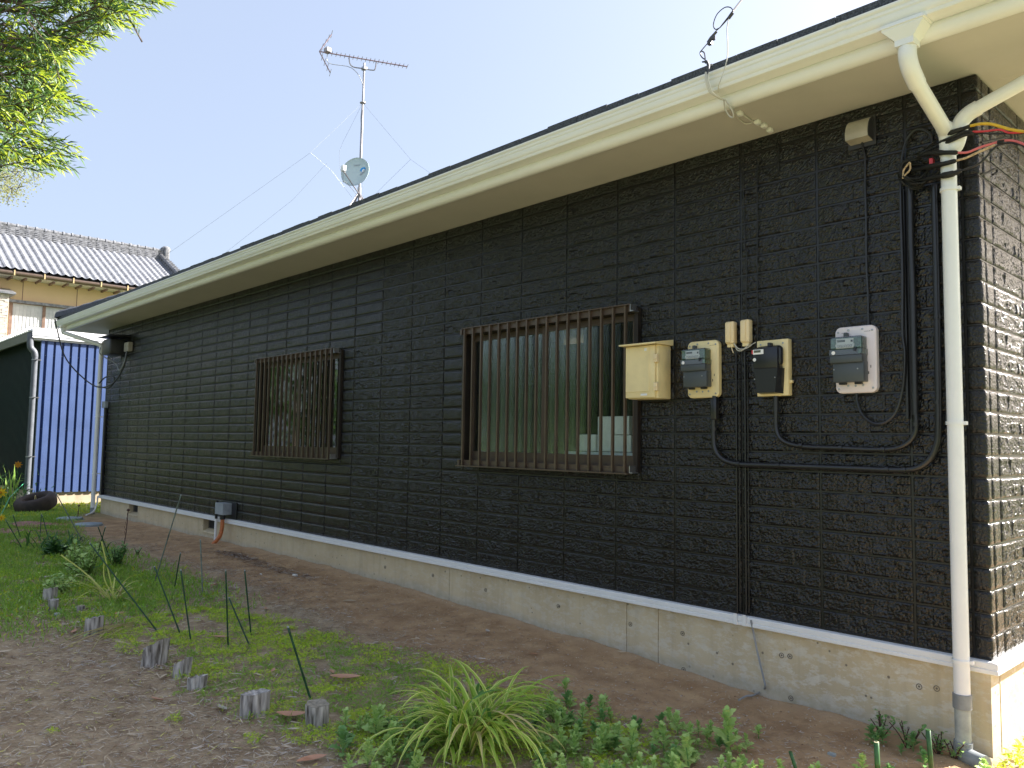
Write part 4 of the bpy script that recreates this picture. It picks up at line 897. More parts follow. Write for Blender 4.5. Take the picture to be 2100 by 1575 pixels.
# ------------------------------------------------------------------ left end fittings
t = thing('exhaust_cover', 'dark square exhaust duct cover high at the far left end of the wall', 'duct cover', (-13.85, -.1, 2.48))
MB().rbox(-13.98, -13.56, -.27, -.002, 2.50, 2.78, .03, 3).build('cover', 'hood_side', t, smooth=True)
MB().prism([(-.36, 2.80), (-.36, 2.81), (-.002, 2.84), (-.002, 2.80)], 'x', -13.98, -13.30).build('rain_lip', 'meter_black', t)
t = thing('junction_box', 'small pale junction box beside the dark duct cover', 'junction box', (-13.2, -.03, 2.5))
MB().rbox(-13.42, -13.20, -.08, -.002, 2.54, 2.70, .008).build('case', 'hood_beige', t)
MB().tube(spl([(-13.32, -.06, 2.54), (-13.36, -.08, 2.35), (-13.55, -.10, 2.22), (-13.75, -.10, 2.35), (-13.8, -.34, 2.5), (-13.8, -.35, 2.62)], 5), .010, 7).build('cable', 'grey_cable', t, smooth=True)
MB().tube(spl([(-13.28, -.06, 2.54), (-13.36, -.09, 2.25), (-13.75, -.15, 1.98), (-14.3, -.3, 1.98), (-14.9, -.6, 2.45), (-15.05, -.75, 3.0), (-15.05, -.80, 3.2)], 6), .012, 7).build('cable', 'black_cable', t, smooth=True)
MB().tube(spl([(-14.3, -.2, 2.02), (-14.05, -.17, 2.12), (-13.75, -.13, 2.12), (-13.7, -.12, 2.02), (-14.0, -.13, 1.93), (-14.3, -.2, 1.96)], 5), .012, 7).build('cable', 'black_cable', t, smooth=True)
t = thing('outlet_box', 'small pale outlet box with a black duct below, at the left edge of the wall', 'outlet box', (-14.5, -.02, 1.6))
MB().rbox(-14.56, -14.38, -.06, -.002, 1.585, 1.705, .006).build('case', 'box_grey', t)
MB().rbox(-14.50, -14.42, -.04, -.002, .0, 1.584, .006).build('duct', 'black_conduit', t)
# grey box with orange hose on foundation
t = thing('meter_box', 'grey box with an orange ribbed hose curving into the soil', 'utility box', (-9.05, -.05, -.3))
MB().rbox(-9.17, -8.92, -.13, -.004, .055, .205, .004).build('case', 'box_grey', t)
MB().rbox(-9.25, -8.78, -.012, -.001, -.0, .225, .004).build('back_board', 'meter_black', t)
MB().cyl((-9.02, -.085, .055), (-9.02, -.085, -.01), .036, 10).build('hose_socket', 'meter_black', t)
P = spl([(-9.02, -.085, .0), (-9.02, -.088, -.12), (-9.03, -.11, -.23), (-9.08, -.17, -.33), (-9.12, -.2, -.37)], 9)
MB().tube(P, [.024 if i % 2 else .029 for i in range(len(P))], 10).build('ribbed_hose', 'orange_hose', t, smooth='all')
t = thing('riser_pipe', 'thin white pipe with black upper end rising beside the grey utility box', 'pipe', (-9.26, -.06, -.35))
MB().cyl((-9.27, -.065, -.36), (-9.27, -.065, -.02), .019, 10).build('pipe', 'white_pvc', t, smooth=True)
MB().cyl((-9.27, -.065, -.02), (-9.27, -.065, .225), .019, 10).build('black_pipe', 'meter_black', t, smooth=True)

# ------------------------------------------------------------------ antenna on the roof
D = 12.0
t = thing('antenna_mast', 'galvanised roof mast on a tripod carrying a long television aerial', 'antenna mast', (-8.9, 1.75, 4.3))
mb_ = atd(736, 418, D); mt = Vector((mb_.x+.03, mb_.y, atd(739, 120, D).z))
MB().tube([mb_+Vector((0, 0, -.05)), mb_.lerp(mt, .66)], .020, 10).tube([mb_.lerp(mt, .655), mt], .015, 10).build('mast', 'mast_metal', t, smooth=True)
for (u, v, dd) in ((706, 432, -.25), (722, 425, .4), (752, 420, .3), (716, 430, 0), (745, 415, -.1)):
    e = atd(u, v, D+dd); e.z -= .04; MB().tube([mb_+Vector((0, 0, .19)), e], .011, 7).build('tripod_leg', 'mast_metal', t)
MB().cyl(mb_+Vector((0, 0, .1)), mb_+Vector((0, 0, .25)), .028, 10).build('tripod_collar', 'mast_metal', t)
bd = Vector((math.sin(R(23.9)), math.cos(R(23.9)), 0)); bc = mt+Vector((0, 0, .06))
def solve_s(u):
    lo, hi = -3, 3
    for _ in range(50):
        m_ = (lo+hi)/2; q = bc+bd*m_-CP; uu = 1050+CAMF*q.dot(RT)/q.dot(FW)
        if uu < u: lo = m_
        else: hi = m_
    return lo
s0, s1 = solve_s(655), solve_s(835)
pv = Vector((bd.y, -bd.x, 0))
MB().tube([bc+bd*s0, bc+bd*s1], .010, 8).build('boom', 'boom_metal', t)
for k in range(19):
    s_ = s0+(s1-s0)*(.14+.86*k/18); c = bc+bd*s_; MB().cyl(c-pv*.075, c+pv*.075, .0045, 5).build('element', 'mast_metal', t)
for sg_ in (1, -1):
    e = bc+bd*(s0+.17)+Vector((0, 0, sg_*.30)); a_ = bc+bd*s0
    arm = MB().tube([a_, e], .008, 6).build('reflector_arm', 'boom_metal', t)
    for q in (.25, .5, .75, 1.0): c = a_.lerp(e, q); MB().cyl(c-pv*.12, c+pv*.12, .004, 5).build('reflector_rod', 'mast_metal', arm)
c = bc+bd*(s0+.16*(s1-s0)*.55); MB().rbox(c.x-.05, c.x+.05, c.y-.04, c.y+.04, c.z-.0, c.z+.075, .01).build('balun_box', 'print_faint' if 0 else 'mast_metal', t)
br = [bc+bd*(s0+.33*(s1-s0)), bc+bd*(s0+.34*(s1-s0))+Vector((0, 0, -.10)), bc+bd*(s0+.38*(s1-s0))+Vector((0, 0, -.15)), bc+bd*(s0+.48*(s1-s0))+Vector((0, 0, -.15)), bc+bd*(s0+.60*(s1-s0))+Vector((0, 0, -.15)), bc+bd*(s0+.63*(s1-s0))+Vector((0, 0, -.12)), bc+bd*(s0+.64*(s1-s0))]
MB().tube(spl(br, 4), .009, 7).build('boom_bracket', 'mast_metal', t, smooth=True)
MB().rbox(mt.x-.04, mt.x+.04, mt.y-.03, mt.y+.03, mt.z-.11, mt.z-.06, .006).build('mast_clamp', 'steel', t)
MB().tube(spl([c, c+Vector((0.02, .02, -.16)), bc+bd*(s0+.36*(s1-s0))+Vector((0, 0, -.17)), mt+Vector((-.04, 0, -.3)), mt+Vector((-.025, 0, -.6)), mt+Vector((-.05, 0, -.85)), mt+Vector((-.02, 0, -1.05))], 5), .0045, 6).build('coax_cable', 'grey_cable', t, smooth=True)
gring = mt.lerp(mb_, .29); gring.z = atd(738, 205, D).z
MB().lathe([(.015, -.005), (.045, -.005), (.045, .005), (.015, .005)], gring, 12).build('guy_ring', 'mast_metal', t)
def wire(px, dd=None):
    pts = [gring if i == 0 and px[0] == 'r' else atd(p[0], p[1], D+(p[2] if len(p) > 2 else 0)) for i, p in enumerate(px)]
    MB().tube(pts, .0017, 5).build('guy_wire', 'grey_pvc_light', t)
wire(['r', (637, 313, -.6), (345, 520, -1.0)]); wire([(637, 313, -.6), (680, 350, -.2), (722, 405, 0)])
wire(['r', (842, 327, -.4), (885, 357, -.4)]); wire([(842, 327, -.4), (800, 368, -.2), (750, 418, 0)])
wire(['r', (704, 290, .8), (696, 310, .8), (696, 340, .8), (706, 378, .8)]); wire([(670, 335, 1), (600, 410, 1), (455, 524, 1)])
wire(['r', (741, 330, .5), (746, 420, .5)])
t = thing('satellite_dish', 'pale round satellite dish clamped low on the roof mast', 'satellite dish', tuple(mb_))
dc = atd(728, 352, D-.25); nd = Vector((.55, -.72, .42)).normalized()
nd = (CP-dc).normalized()*.8+Vector((-.35, -.1, .35)); nd.normalize()
qd = Vector((0, 0, 1)).rotation_difference(nd)
pr = [(0, -.035)]+[(r_*.225, -.035+.035*r_*r_) for r_ in (.25, .5, .75, .9, 1)]+[(.228, .003), (.228, -.004), (.2, -.015), (.1, -.04), (0, -.045)]
MB().lathe(pr, dc, 36, nd).build('reflector', 'dish_paint', t, smooth=True)
def dpt(x, y, off=.004):              # a point on the dish face; x right, y up as seen from the front
    rx = Vector((0, 0, 1)).cross(nd).normalized(); ry = nd.cross(rx)
    r2 = (x*x+y*y)/(.225**2); return dc+rx*x+ry*y+nd*(-.035+.035*r2+off)
def dshape(pts, name, m): MB().add([dpt(x, y) for x, y in pts], [list(range(len(pts)))]).build(name, m, t)
el = lambda cx, cy, a, b_, rot, n=18, k0=0, k1=360: [(cx+a*math.cos(R(k0+(k1-k0)*k/n))*math.cos(R(rot))-b_*math.sin(R(k0+(k1-k0)*k/n))*math.sin(R(rot)), cy+a*math.cos(R(k0+(k1-k0)*k/n))*math.sin(R(rot))+b_*math.sin(R(k0+(k1-k0)*k/n))*math.cos(R(rot))) for k in range(n)]
dshape(el(.115, .035, .048, .036, 10), 'blue_emblem', 'dish_blue'); 
MB().add([dpt(x, y, .007) for x, y in el(.125, .018, .026, .022, 20)], [list(range(18))]).build('emblem_ring', 'label_white', t)
MB().add([dpt(x, y, .009) for x, y in el(.135, .010, .014, .012, 20)], [list(range(18))]).build('emblem_dot', 'dish_paint', t)
MB().add([dpt(x, y, .0035) for x, y in el(.110, -.022, .048, .020, 35)], [list(range(18))]).build('emblem_grey', 'print_faint', t)  # faint grey oval printed below the blue emblem
for (y, w_) in ((.115, .055), (.103, .045)):
    m_ = MB(); x = -w_
    while x < w_: m_.add([dpt(x+.01, y), dpt(x+.019, y), dpt(x+.019, y+.009), dpt(x+.01, y+.009)], [(0, 1, 2, 3)]); x += .013
    m_.build('lettering', 'print_faint', t)
lf = dpt(-.10, -.03)+nd*.19; MB().rbox(lf.x-.035, lf.x+.035, lf.y-.03, lf.y+.03, lf.z-.045, lf.z+.045, .012).build('feed_horn', 'cream_paint', t, smooth=True)
MB().tube([lf+Vector((0, 0, -.03)), dpt(-.01, -.215), mb_+Vector((0, 0, .15))], .009, 7).build('feed_arm', 'mast_metal', t)
MB().tube(spl([lf+Vector((0, 0, -.05)), lf+Vector((.0, 0, -.2)), lf+Vector((.08, 0, -.22)), mb_+Vector((0, 0, .1))], 4), .004, 5).build('cable', 'grey_cable', t)

# ------------------------------------------------------------------ shed beyond the house
SX = -17.6; SY0 = -.42; GZS = -.42
shed = thing('shed', 'blue and dark green corrugated metal shed beyond the house', 'shed', (SX-2, 2, GZS))
MB().box(SX-.06, SX-.045, SY0, 4, -.115, 3.06).build('side_wall', 'shed_groove_shade', shed)  # wall behind the panels in darkened blue, groove shade painted into the colour
for k in range(26):
    y = SY0+.165+k*.158-.03
    MB().prism([(SX-.0449, y-.036), (SX-.0449, y+.086), (SX-.010, y+.080), (SX-.010, y-.030)], 'z', -.13, 3.05).build('panel', 'shed_blue', shed)
    # screws
    s_ = MB()
    for z in (.25, 1.2, 2.2, 2.75): s_.box(SX-.0449, SX-.03, y-.062, y-.05, z-.008, z+.008)
    split_build(s_, 'screw', 'steel', shed)
MB().box(SX-.07, SX-.004, SY0-.012, SY0+.045, -.12, 3.06).build('corner_trim', 'shed_blue', shed)
gw = MB(); x = SX-.07; n = 0
prof_ = []
while x > SX-6:
    prof_ += [(x, SY0+.02), (x-.045, SY0+.02), (x-.06, SY0-.003), (x-.095, SY0-.003)]; x -= .11
prof_ += [(x, SY0+.06), (SX-.07, SY0+.06)]
gw.prism(prof_, 'z', -.115, 3.22); gw.build('front_wall', 'shed_green', shed)
MB().box(SX-6, SX-.08, SY0+.0601, SY0+.25, -.8, -.116).box(SX-.25, SX-.055, SY0+.02, 4, -.8, -.1165).build('foundation', 'shed_concrete', shed)
MB().box(SX-.25, SX-.002, SY0-.18, 4.2, 3.06, 3.10).box(SX-.05, SX+.06, SY0-.20, 4.2, 3.10, 3.30).build('gutter', 'shed_white', shed)
MB().box(SX+.0605, SX+.068, SY0-.2, 4.2, 3.145, 3.155).build('gutter_line', 'box_grey', shed)
MB().box(SX-6, SX-.051, SY0-.25, 4.2, 3.225, 3.245).build('roof', 'shed_white', shed)
rw = MB()
for k in range(22):
    x = SX-.10-k*.19; z = 3.255; rw.prism([(x, z-.01), (x+.03, z+.06), (x+.095, z+.06), (x+.12, z-.01)], 'y', SY0-.27, 4.2)
rw.build('roof_ribs', 'shed_white', shed)
MB().box(SX-6, SX-.06, SY0-.24, SY0-.19, 3.04, 3.224).build('verge_board', 'shed_verge', shed)
MB().tube(spl([(SX-.02, SY0-.22, 3.2), (SX-.02, SY0-.22, 2.98), (SX-.02, SY0-.20, 2.88), (SX-.0, SY0-.14, 2.80), (SX+.0, SY0-.12, 2.70)], 5), .062, 14).build('elbow', 'shed_grey', shed, smooth=True)
MB().cyl((SX, SY0-.12, -.35), (SX, SY0-.12, 2.74), .056, 14).build('downpipe', 'shed_grey', shed, smooth=True)
for z in (2.64, 1.25+.6, .62, -.05):
    c = MB(); band(c, (SX, SY0-.12, z), .056); c.box(SX+.06, SX+.11, SY0-.1, SY0-.08, z-.012, z+.012); c.box(SX-.01, SX+.01, SY0-.06, SY0, z-.01, z+.01); c.build('pipe_clip', 'steel', shed)

# ------------------------------------------------------------------ neighbouring two-storey house
NX = -32.0; NE = 6.9; NR = 9.28
nb = thing('neighbour_house', 'two-storey tan house with a grey glazed tile roof behind the shed', 'house', (NX-4, 4, -.45))
yR = 7.75
MB().box(NX-8, NX, -6, yR, -.6, NE-.02).build('wall', 'tan_stucco', nb)
sm = MB()
for y in (.2, 2.0, 3.8, 5.6, 7.4, -1.6): sm.box(NX-.005, NX+.006, y-.012, y+.012, 3, NE-.03)
split_build(sm, 'wall_joint', 'brown_wood', nb)
ex, ez = NX+.75, NE+.02; rx, rzz = NX-3.3, NR-.25
# tiled slope: stepped, waved sheet
na = int((yR+.6+8)/.045); ns = 20
Y_ = np.linspace(-8, yR+.6, na); rowsn = []
for k in range(ns):
    for e, dz in ((0, .085), (.98, 0)):
        tt = (k+e)/ns; ph = (Y_/.27) % 1
        wv = np.where(ph < .72, -.030*np.sin(ph/.72*np.pi), .035*np.sin((ph-.72)/.28*np.pi))
        scal = .03*np.cos(ph*2*np.pi) if e == 0 else 0
        rowsn.append(np.stack([ex+(rx-ex)*tt+scal+0*Y_, Y_, ez+(rzz-ez)*tt+wv+dz], -1))
G_ = np.array(rowsn); nr_ = len(rowsn); ii, jj = np.meshgrid(np.arange(nr_-1), np.arange(na-1), indexing='ij'); a = (ii*na+jj).ravel()
np_mesh('roof_tile', G_.reshape(-1, 3), np.stack([a, a+1, a+na+1, a+na], 1), 'kawara', nb, kind='stuff')
MB().add([(ex, -8, ez-.06), (ex, yR+.6, ez-.06), (rx, yR+.6, rzz-.06), (rx, -8, rzz-.06), (NX-8.5, -8, ez-.06), (NX-8.5, yR+.6, ez-.06)], [(0, 1, 2, 3), (3, 2, 5, 4)]).build('roof', 'kawara_ridge', nb)
# ridge: stacked courses with round caps
rg_ = MB()
for k in range(5): rg_.box(rx-.16+k*.012, rx+.16-k*.012, -8, yR+.25, rzz-.02+k*.075, rzz+.045+k*.075)
rg_.tube([(rx, -8, rzz+.40), (rx, yR+.3, rzz+.40)], .10, 10)
rg_.build('ridge', 'kawara_ridge', nb)
rc_ = MB(); y = -7.9
while y < yR+.2:
    rc_.lathe([(.125, -.03), (.125, .03)], (rx, y, rzz+.40), 10, Vector((0, 1, 0)))
    for k in range(4): rc_.box(rx+.14, rx+.185-k*.012, y-.06, y+.06, rzz-.01+k*.08, rzz+.02+k*.08)
    y += .33
rc_.build('ridge_cap', 'kawara', nb, kind='stuff')
MB().rbox(rx-.25, rx+.25, yR+.25, yR+.5, rzz-.1, rzz+.60, .08, 3).lathe([(.2, -.1), (.22, 0), (.1, .1), (0, .12)], (rx, yR+.38, rzz+.55), 12).build('ridge_end', 'kawara_ridge', nb)
def down_ridge(yy, t0, t1, nm):
    m_ = MB(); n = int(18*(t1-t0))+2
    for k in range(n):
        tt = t0+(t1-t0)*k/n; x = rx+(ex-rx)*tt; z = rzz+(ez-rzz)*tt
        m_.tube([(x, yy, z+.22), (x+(ex-rx)/20, yy, z+.22+(ez-rzz)/20+.03)], .10, 9); m_.box(x-.1, x+.14, yy-.13, yy+.13, z-.02, z+.14)
        m_.tube([(x, yy+.22, z+.12), (x+(ex-rx)/20, yy+.22, z+.12+(ez-rzz)/20+.03)], .075, 8)
    m_.build(nm, 'kawara_ridge', nb)
    return x, z
down_ridge(yR+.15, 0.0, .95, 'verge_ridge')
yq = .25; x_, z_ = down_ridge(yq, 0.05, .62, 'descending_ridge')
MB().lathe([(0, .06), (.12, .05), (.22, .02), (.24, -.08)], (x_+.3, yq, z_+.12), 14, Vector((1, 0, 0))).build('ridge_end', 'kawara', nb, smooth=True)
MB().lathe([(0, .09), (.07, .08), (.09, .06)], (x_+.3, yq, z_+.12), 10, Vector((1, 0, 0))).build('ridge_crest', 'cream_oni', nb)
MB().box(NX+.55, ex-.04, -8, yR+.55, ez-.17, ez-.07).build('fascia', 'brown_wood', nb)
MB().tube([(ex+.03, -8, ez-.10), (ex+.03, yR+.55, ez-.10)], .07, 10).build('gutter', 'brown_aluminium', nb)
MB().box(NX, ex-.05, -8, yR+.5, ez-.195, ez-.175).build('soffit', 'stone_cream', nb)
rf = MB(); y = -7.5
while y < yR+.4: rf.box(NX+.001, ex-.06, y-.03, y+.03, ez-.27, ez-.197); y += .45
split_build(rf, 'rafter', 'brown_wood', nb)
gb = MB(); y = -7
while y < yR: gb.box(ex+.03, ex+.11, y-.02, y+.02, ez-.19, ez-.0); y += .95
split_build(gb, 'gutter_bracket', 'cream_oni', nb)
# upstairs window band
wz0, wz1 = 4.0, 5.85; wf = MB().box(NX+.001, NX+.06, 1.55, 6.2, wz1, wz1+.10).box(NX+.001, NX+.05, 1.6, 6.1, wz0-.1, wz0).build('window', 'brown_wood', nb)
MB().box(NX+.001, NX+.012, 1.62, 6.1, wz0, wz1).build('pane', 'curtain_white', wf)
for y in (1.66, 2.72, 3.78, 4.84, 5.9): MB().box(NX+.013, NX+.055, y-.05, y+.05, wz0, wz1).build('mullion', 'brown_wood', wf)
MB().box(NX+.013, NX+.035, 2.78, 3.72, 4.93, 4.98).build('glazing_bar', 'brown_wood', wf)
cu = MB(); y = 1.7
while y < 6: cu.tube([(NX+.016, y, wz0), (NX+.016, y, wz1)], .012, 4, False); y += .12
cu.build('curtain_fold', 'curtain_white', wf)
MB().box(NX+.0615, NX+.14, 1.5, 6.3, wz1+.02, wz1+.12).build('window_canopy', 'kawara_ridge', nb)
MB().box(NX+.001, NX+.9, -4, 1.42, -.6, 6.02).build('bay', 'stone_cream', nb)
st = MB()
random.seed(3)
for k in range(60):
    z = 3.2+k*.047; y = -1.0
    if z > 6: break
    while y < 1.4: w_ = random.uniform(.12, .45); st.box(NX+.901, NX+.912+random.uniform(0, .02), y, min(y+w_-.01, 1.41), z, z+.04); y += w_
st.build('stone_strip', 'stone_cream', nb, kind='stuff')
MB().prism([(NX+1.05, 6.02), (NX+1.05, 6.08), (NX+.0, 6.35), (NX+.0, 6.02)], 'y', -4.1, 1.6).build('bay_roof', 'kawara_ridge', nb)
MB().box(NX+.9, NX+.96, -.1, .6, 3.3, 4.6).build('bay_window', 'dark_bronze', nb)

# ------------------------------------------------------------------ yard objects
# tyre planter
tc = gp(62, 1043); tyre_c = Vector((-15.9, -.72, gz(-15.9, -.72)))
t = thing('tyre_planter', 'old car tyre used as a planter by the shed', 'tyre', tuple(tyre_c))
TQ = Vector((.12, -.30, 1)).normalized()
tyre_c.z += .10
MB().lathe([(.235, -.02), (.20, .04), (.19, .10), (.195, .17), (.21, .20), (.26, .222), (.31, .215), (.345, .185), (.362, .13), (.358, .05), (.34, -.02), (.27, -.06)], tyre_c, 48, TQ).build('tread', 'tyre_rubber', t, smooth=True)
MB().lathe([(.0, .03), (.2, .03)], tyre_c, 20, TQ).build('soil', 'room_dark', t)
MB().tube(spl([tyre_c+Vector((-.05, .0, .05)), tyre_c+Vector((-.02, -.02, .2)), tyre_c+Vector((.05, -.05, .21)), tyre_c+Vector((.08, -.06, .08))], 5), .008, 6).build('dry_stem', 'dry_straw', t)
for (u, v, rr_, lab) in ((143, 1066, .20, 'round grey drain lid farther from the camera near the left downpipe'), (182, 1078, .20, 'round grey drain lid nearest the camera near the left downpipe')):
    p = gpp(u, v); o = thing('drain_lid', lab, 'drain lid', tuple(p), 'round drain lids in the soil')
    MB().lathe([(rr_, -.03), (rr_, .035), (rr_-.012, .045), (0, .048)], p, 32).build('lid', 'lid_grey', o, smooth=True)
    MB().lathe([(rr_+.02, -.03), (rr_+.02, .012), (rr_+.002, .014)], p, 32).build('rim', 'grey_pvc', o, smooth=True)
for i, (u, v, a_, b_, rot) in enumerate([(62, 1078, .55, .28, 12), (95, 1095, .42, .26, -20), (75, 1112, .36, .30, 30), (20, 1092, .4, .25, 5)]):
    p = gpp(u, v); m_ = MB(); n = 9; pts = [(p.x+a_*math.cos(2*math.pi*k/n+rot)*random.uniform(.85, 1.1), p.y+b_*math.sin(2*math.pi*k/n+rot)*random.uniform(.85, 1.1)) for k in range(n)]
    pts.sort(key=lambda q: math.atan2(q[1]-p.y, q[0]-p.x))
    m_.prism(pts, 'z', p.z-.03, p.z+.035); o = m_.build('stepping_stone', 'paver_pink'); tag(o, ['long flat reddish stone just in front of the tyre', 'small flat reddish stone behind the crossed stakes', 'flat reddish stone half under the dark leaves', 'flat reddish stone at the left edge by the flowers'][i], 'stone', 'flat stones by the tyre')
# concrete apron strip by shed
MB().box(-17.5, -14.75, .02, 3, -.5, -.385).build('path', 'shed_concrete', kind='structure')

# stakes
STK = [((115, 1012), (172, 1115), 'stake_grey', 'long grey-green stake leaning right in front of the drain lids'),
       ((185, 1115), (326, 1302), 'stake_green', 'long dark green stake leaning hard to the right behind the jagged log'),
       ((371, 1016), (316, 1196), 'stake_grey', 'tall thin grey stake leaning left in front of the foundation'),
       ((317, 1163), (370, 1303), 'stake_green', 'green stake leaning right above the jagged log'),
       ((370, 1135), (357, 1212), 'stake_green', 'short dark green stake leaning left among dry straw'),
       ((371, 1170), (392, 1318), 'stake_green', 'green stake with a bead of twine left of the upright stake'),
       ((411, 1108), (416, 1224), 'stake_grey', 'thin pale green stake upright before the vent opening'),
       ((463, 1171), (468, 1326), 'stake_green', 'upright green stake in the moss, left of two'),
       ((470, 1227), (513, 1330), 'stake_green', 'green stake leaning right with its top against the upright stake'),
       ((502, 1171), (515, 1307), 'stake_green', 'upright green stake in the moss, right of two'),
       ((591, 1287), (638, 1440), 'stake_green', 'thick green stake standing behind the flat-topped log'),
       ((201, 1080), (229, 1155), 'stake_green', 'short crossed stake leaning right near the drain lid'),
       ((216, 1081), (189, 1177), 'stake_green', 'crossed stake leaning left near the drain lid'),
       ((27, 1057), (44, 1108), 'stake_green', 'small dark stake below the tyre, right of the leftmost'),
       ((12, 1067), (48, 1128), 'stake_green', 'leftmost dark stake leaning right in the grass'),
       ((85, 1055), (81, 1114), 'stake_green', 'upright dark stake before the tyre, crossing another'),
       ((87, 1058), (103, 1120), 'stake_green', 'dark stake before the tyre leaning right')]
for (a_, b_, m_, lab) in STK:
    pb_ = gpp(*b_); d0 = (pb_-CP).dot(FW); pt = atd(a_[0], a_[1], d0*random.uniform(.985, 1.01)); pb2 = pb_+(pb_-pt).normalized()*.04
    rr_ = .0055 if m_ == 'stake_green' else .006
    if b_[0] > 600: rr_ = .0065
    t = thing('garden_stake', lab, 'garden stake', tuple(pb_), 'green garden stakes pushed into the soil')
    n = max(3, int((pt-pb2).length/.03)); pts = [pb2.lerp(pt, k/n) for k in range(n+1)]
    MB().tube(pts, [rr_*(1.12 if k % 3 == 0 else 1) for k in range(n+1)], 7).build('rod', m_, t, smooth='all')
    MB().tube([pt, pt+(pt-pb_).normalized()*.008], rr_*1.1, 7).build('cap', 'grey_pvc_light', t)
for (u, v, u2, v2, lab, rr_) in ((1797, 1522, 1801, 1600, 'cut green bamboo post with a pale top, left of the downpipe', .012), (1903, 1497, 1911, 1590, 'dark green bamboo post nearest the downpipe base', .011), (1621, 1542, 1640, 1600, 'leaning green cane end at the bottom edge', .0085)):
    pb_ = gpp(u2, v2); d0 = (pb_-CP).dot(FW); pt = atd(u, v, d0); t = thing('bamboo_post', lab, 'bamboo post', tuple(pb_), 'cut bamboo posts near the corner')
    MB().tube([pb_-Vector((0, 0, .05)), pb_.lerp(pt, .4), pb_.lerp(pt, .42), pb_.lerp(pt, .44), pt], [rr_, rr_, rr_*1.12, rr_, rr_], 12).build('stem', 'bamboo_green', t, smooth='all')
    MB().lathe([(rr_*.98, 0), (rr_*.98, .002), (rr_*.6, .002), (rr_*.55, -.006), (0, -.006)], pt, 12).build('cut_top', 'bamboo_cut' if rr_ > .0115 else 'bamboo_green', t)
# log edging
LOGS = [(100, 1236, 26, 36, .3, 'narrow leaning grey log, farthest of the row'), (109, 1253, 20, 28, .1, 'grey log close beside the farthest one'), (165, 1255, 15, 15, .0, 'smallest grey log stub in the row'),
        (190, 1298, 36, 40, .35, 'dark-sided grey log before the long leaning stake'), (312, 1365, 46, 66, .8, 'tall jagged split log with a slanting top'), (370, 1387, 30, 46, .8, 'thin jagged split log beside the tallest one'),
        (402, 1409, 36, 32, .5, 'short split log on a moss patch'), (521, 1464, 50, 54, .15, 'stout grey log with moss at its foot'), (649, 1488, 50, 50, .0, 'flat-topped grey log with rings showing')]
random.seed(21)
for (u, v, w_, h_, jag, lab) in LOGS:
    p = gpp(u, v); sc_ = (p-CP).dot(FW)/CAMF; r0 = w_*sc_/2; hh = h_*sc_*.88; t = thing('log_edging', lab, 'log', tuple(p), 'weathered log stubs edging the bed')
    n = 22; m_ = MB(); vs = []; ph = random.uniform(0, 6)
    rad = [r0*(1+.13*math.sin(2*2*math.pi*k/n+ph)+.08*math.sin(5*2*math.pi*k/n+ph*2)+random.uniform(-.09, .09)) for k in range(n)]
    notch = [(.55*math.exp(-((k-n*.62)/1.3)**2)+.5*math.exp(-((k-n*.85)/1.1)**2)) for k in range(n)]
    lv = 6
    for j in range(lv):
        for k in range(n):
            a_ = 2*math.pi*k/n; top = hh*(1-jag*.75*(1+math.cos(a_-3.6))/2*(.8+.2*math.sin(k*2.3))) if jag > .1 else hh*random.uniform(.97, 1.0)
            f_ = j/(lv-1); rr_ = rad[k]*(1-.5*notch[k]*(1-f_)*(1 if f_ < .75 else .3)); vs.append(p+Vector((rr_*math.cos(a_)+jag*.12*hh*f_, rr_*math.sin(a_)+jag*.1*hh*f_, -.03+(top+.03)*f_)))
    fs = [[j*n+k, j*n+(k+1) % n, (j+1)*n+(k+1) % n, (j+1)*n+k] for j in range(lv-1) for k in range(n)]
    m_.add(vs, fs).build('side', 'log', t)
    topv = vs[-n:]; c_ = sum(topv, Vector())/n; c_.z -= .004+(.02 if jag > .1 else 0)
    MB().add([q+Vector((0, 0, .0005)) for q in topv]+[c_], [[k, (k+1) % n, n] for k in range(n)]).build('cut_top', 'log_top' if jag < .1 else 'log', t)

# ------------------------------------------------------------------ ground cover
def pick(n, x0, x1, y0, y1): return rng.uniform(x0, x1, n), rng.uniform(y0, y1, n)
def visible(x, y, z, pad=60):
    d = np.stack([x-CP.x, y-CP.y, z-CP.z], -1); zc = d @ np.array(FW); u = 1050+CAMF*(d @ np.array(RT))/zc; v = 787-CAMF*(d @ np.array(UP))/zc
    return (zc > .3) & (u > -pad) & (u < 2100+pad) & (v < 1575+pad*2)
# needles / dry podocarpus leaves
def litter(N, x0, x1, y0, y1, dens, L0, L1, wid, mats, name, lift=.004, seed=1):
    x, y = pick(N, x0, x1, y0, y1); keep = rng.random(N) < dens(x, y); x, y = x[keep], y[keep]; z = gh(x, y)
    k = visible(x, y, z); x, y, z = x[k], y[k], z[k]; n = len(x)
    tv = [(-.5, -wid*.3, 0), (-.1, -wid, .03), (.3, -wid*.8, .02), (.5, 0, 0), (.3, wid*.8, .02), (-.1, wid, .03)]; tf = [(0, 1, 2, 5), (2, 3, 4, 5)]
    V, F = scatter(tv, tf, np.stack([x, y, z+lift+rng.random(n)*.008], -1), rng.uniform(L0, L1, n), rots(rng.uniform(0, 6.28, n), rng.normal(0, .13, n), rng.normal(0, .5, n)))
    mi = np.repeat(rng.integers(0, len(mats), n), 2)
    return np_mesh(name, V, F, None, mats=mats, matidx=mi, kind='stuff')
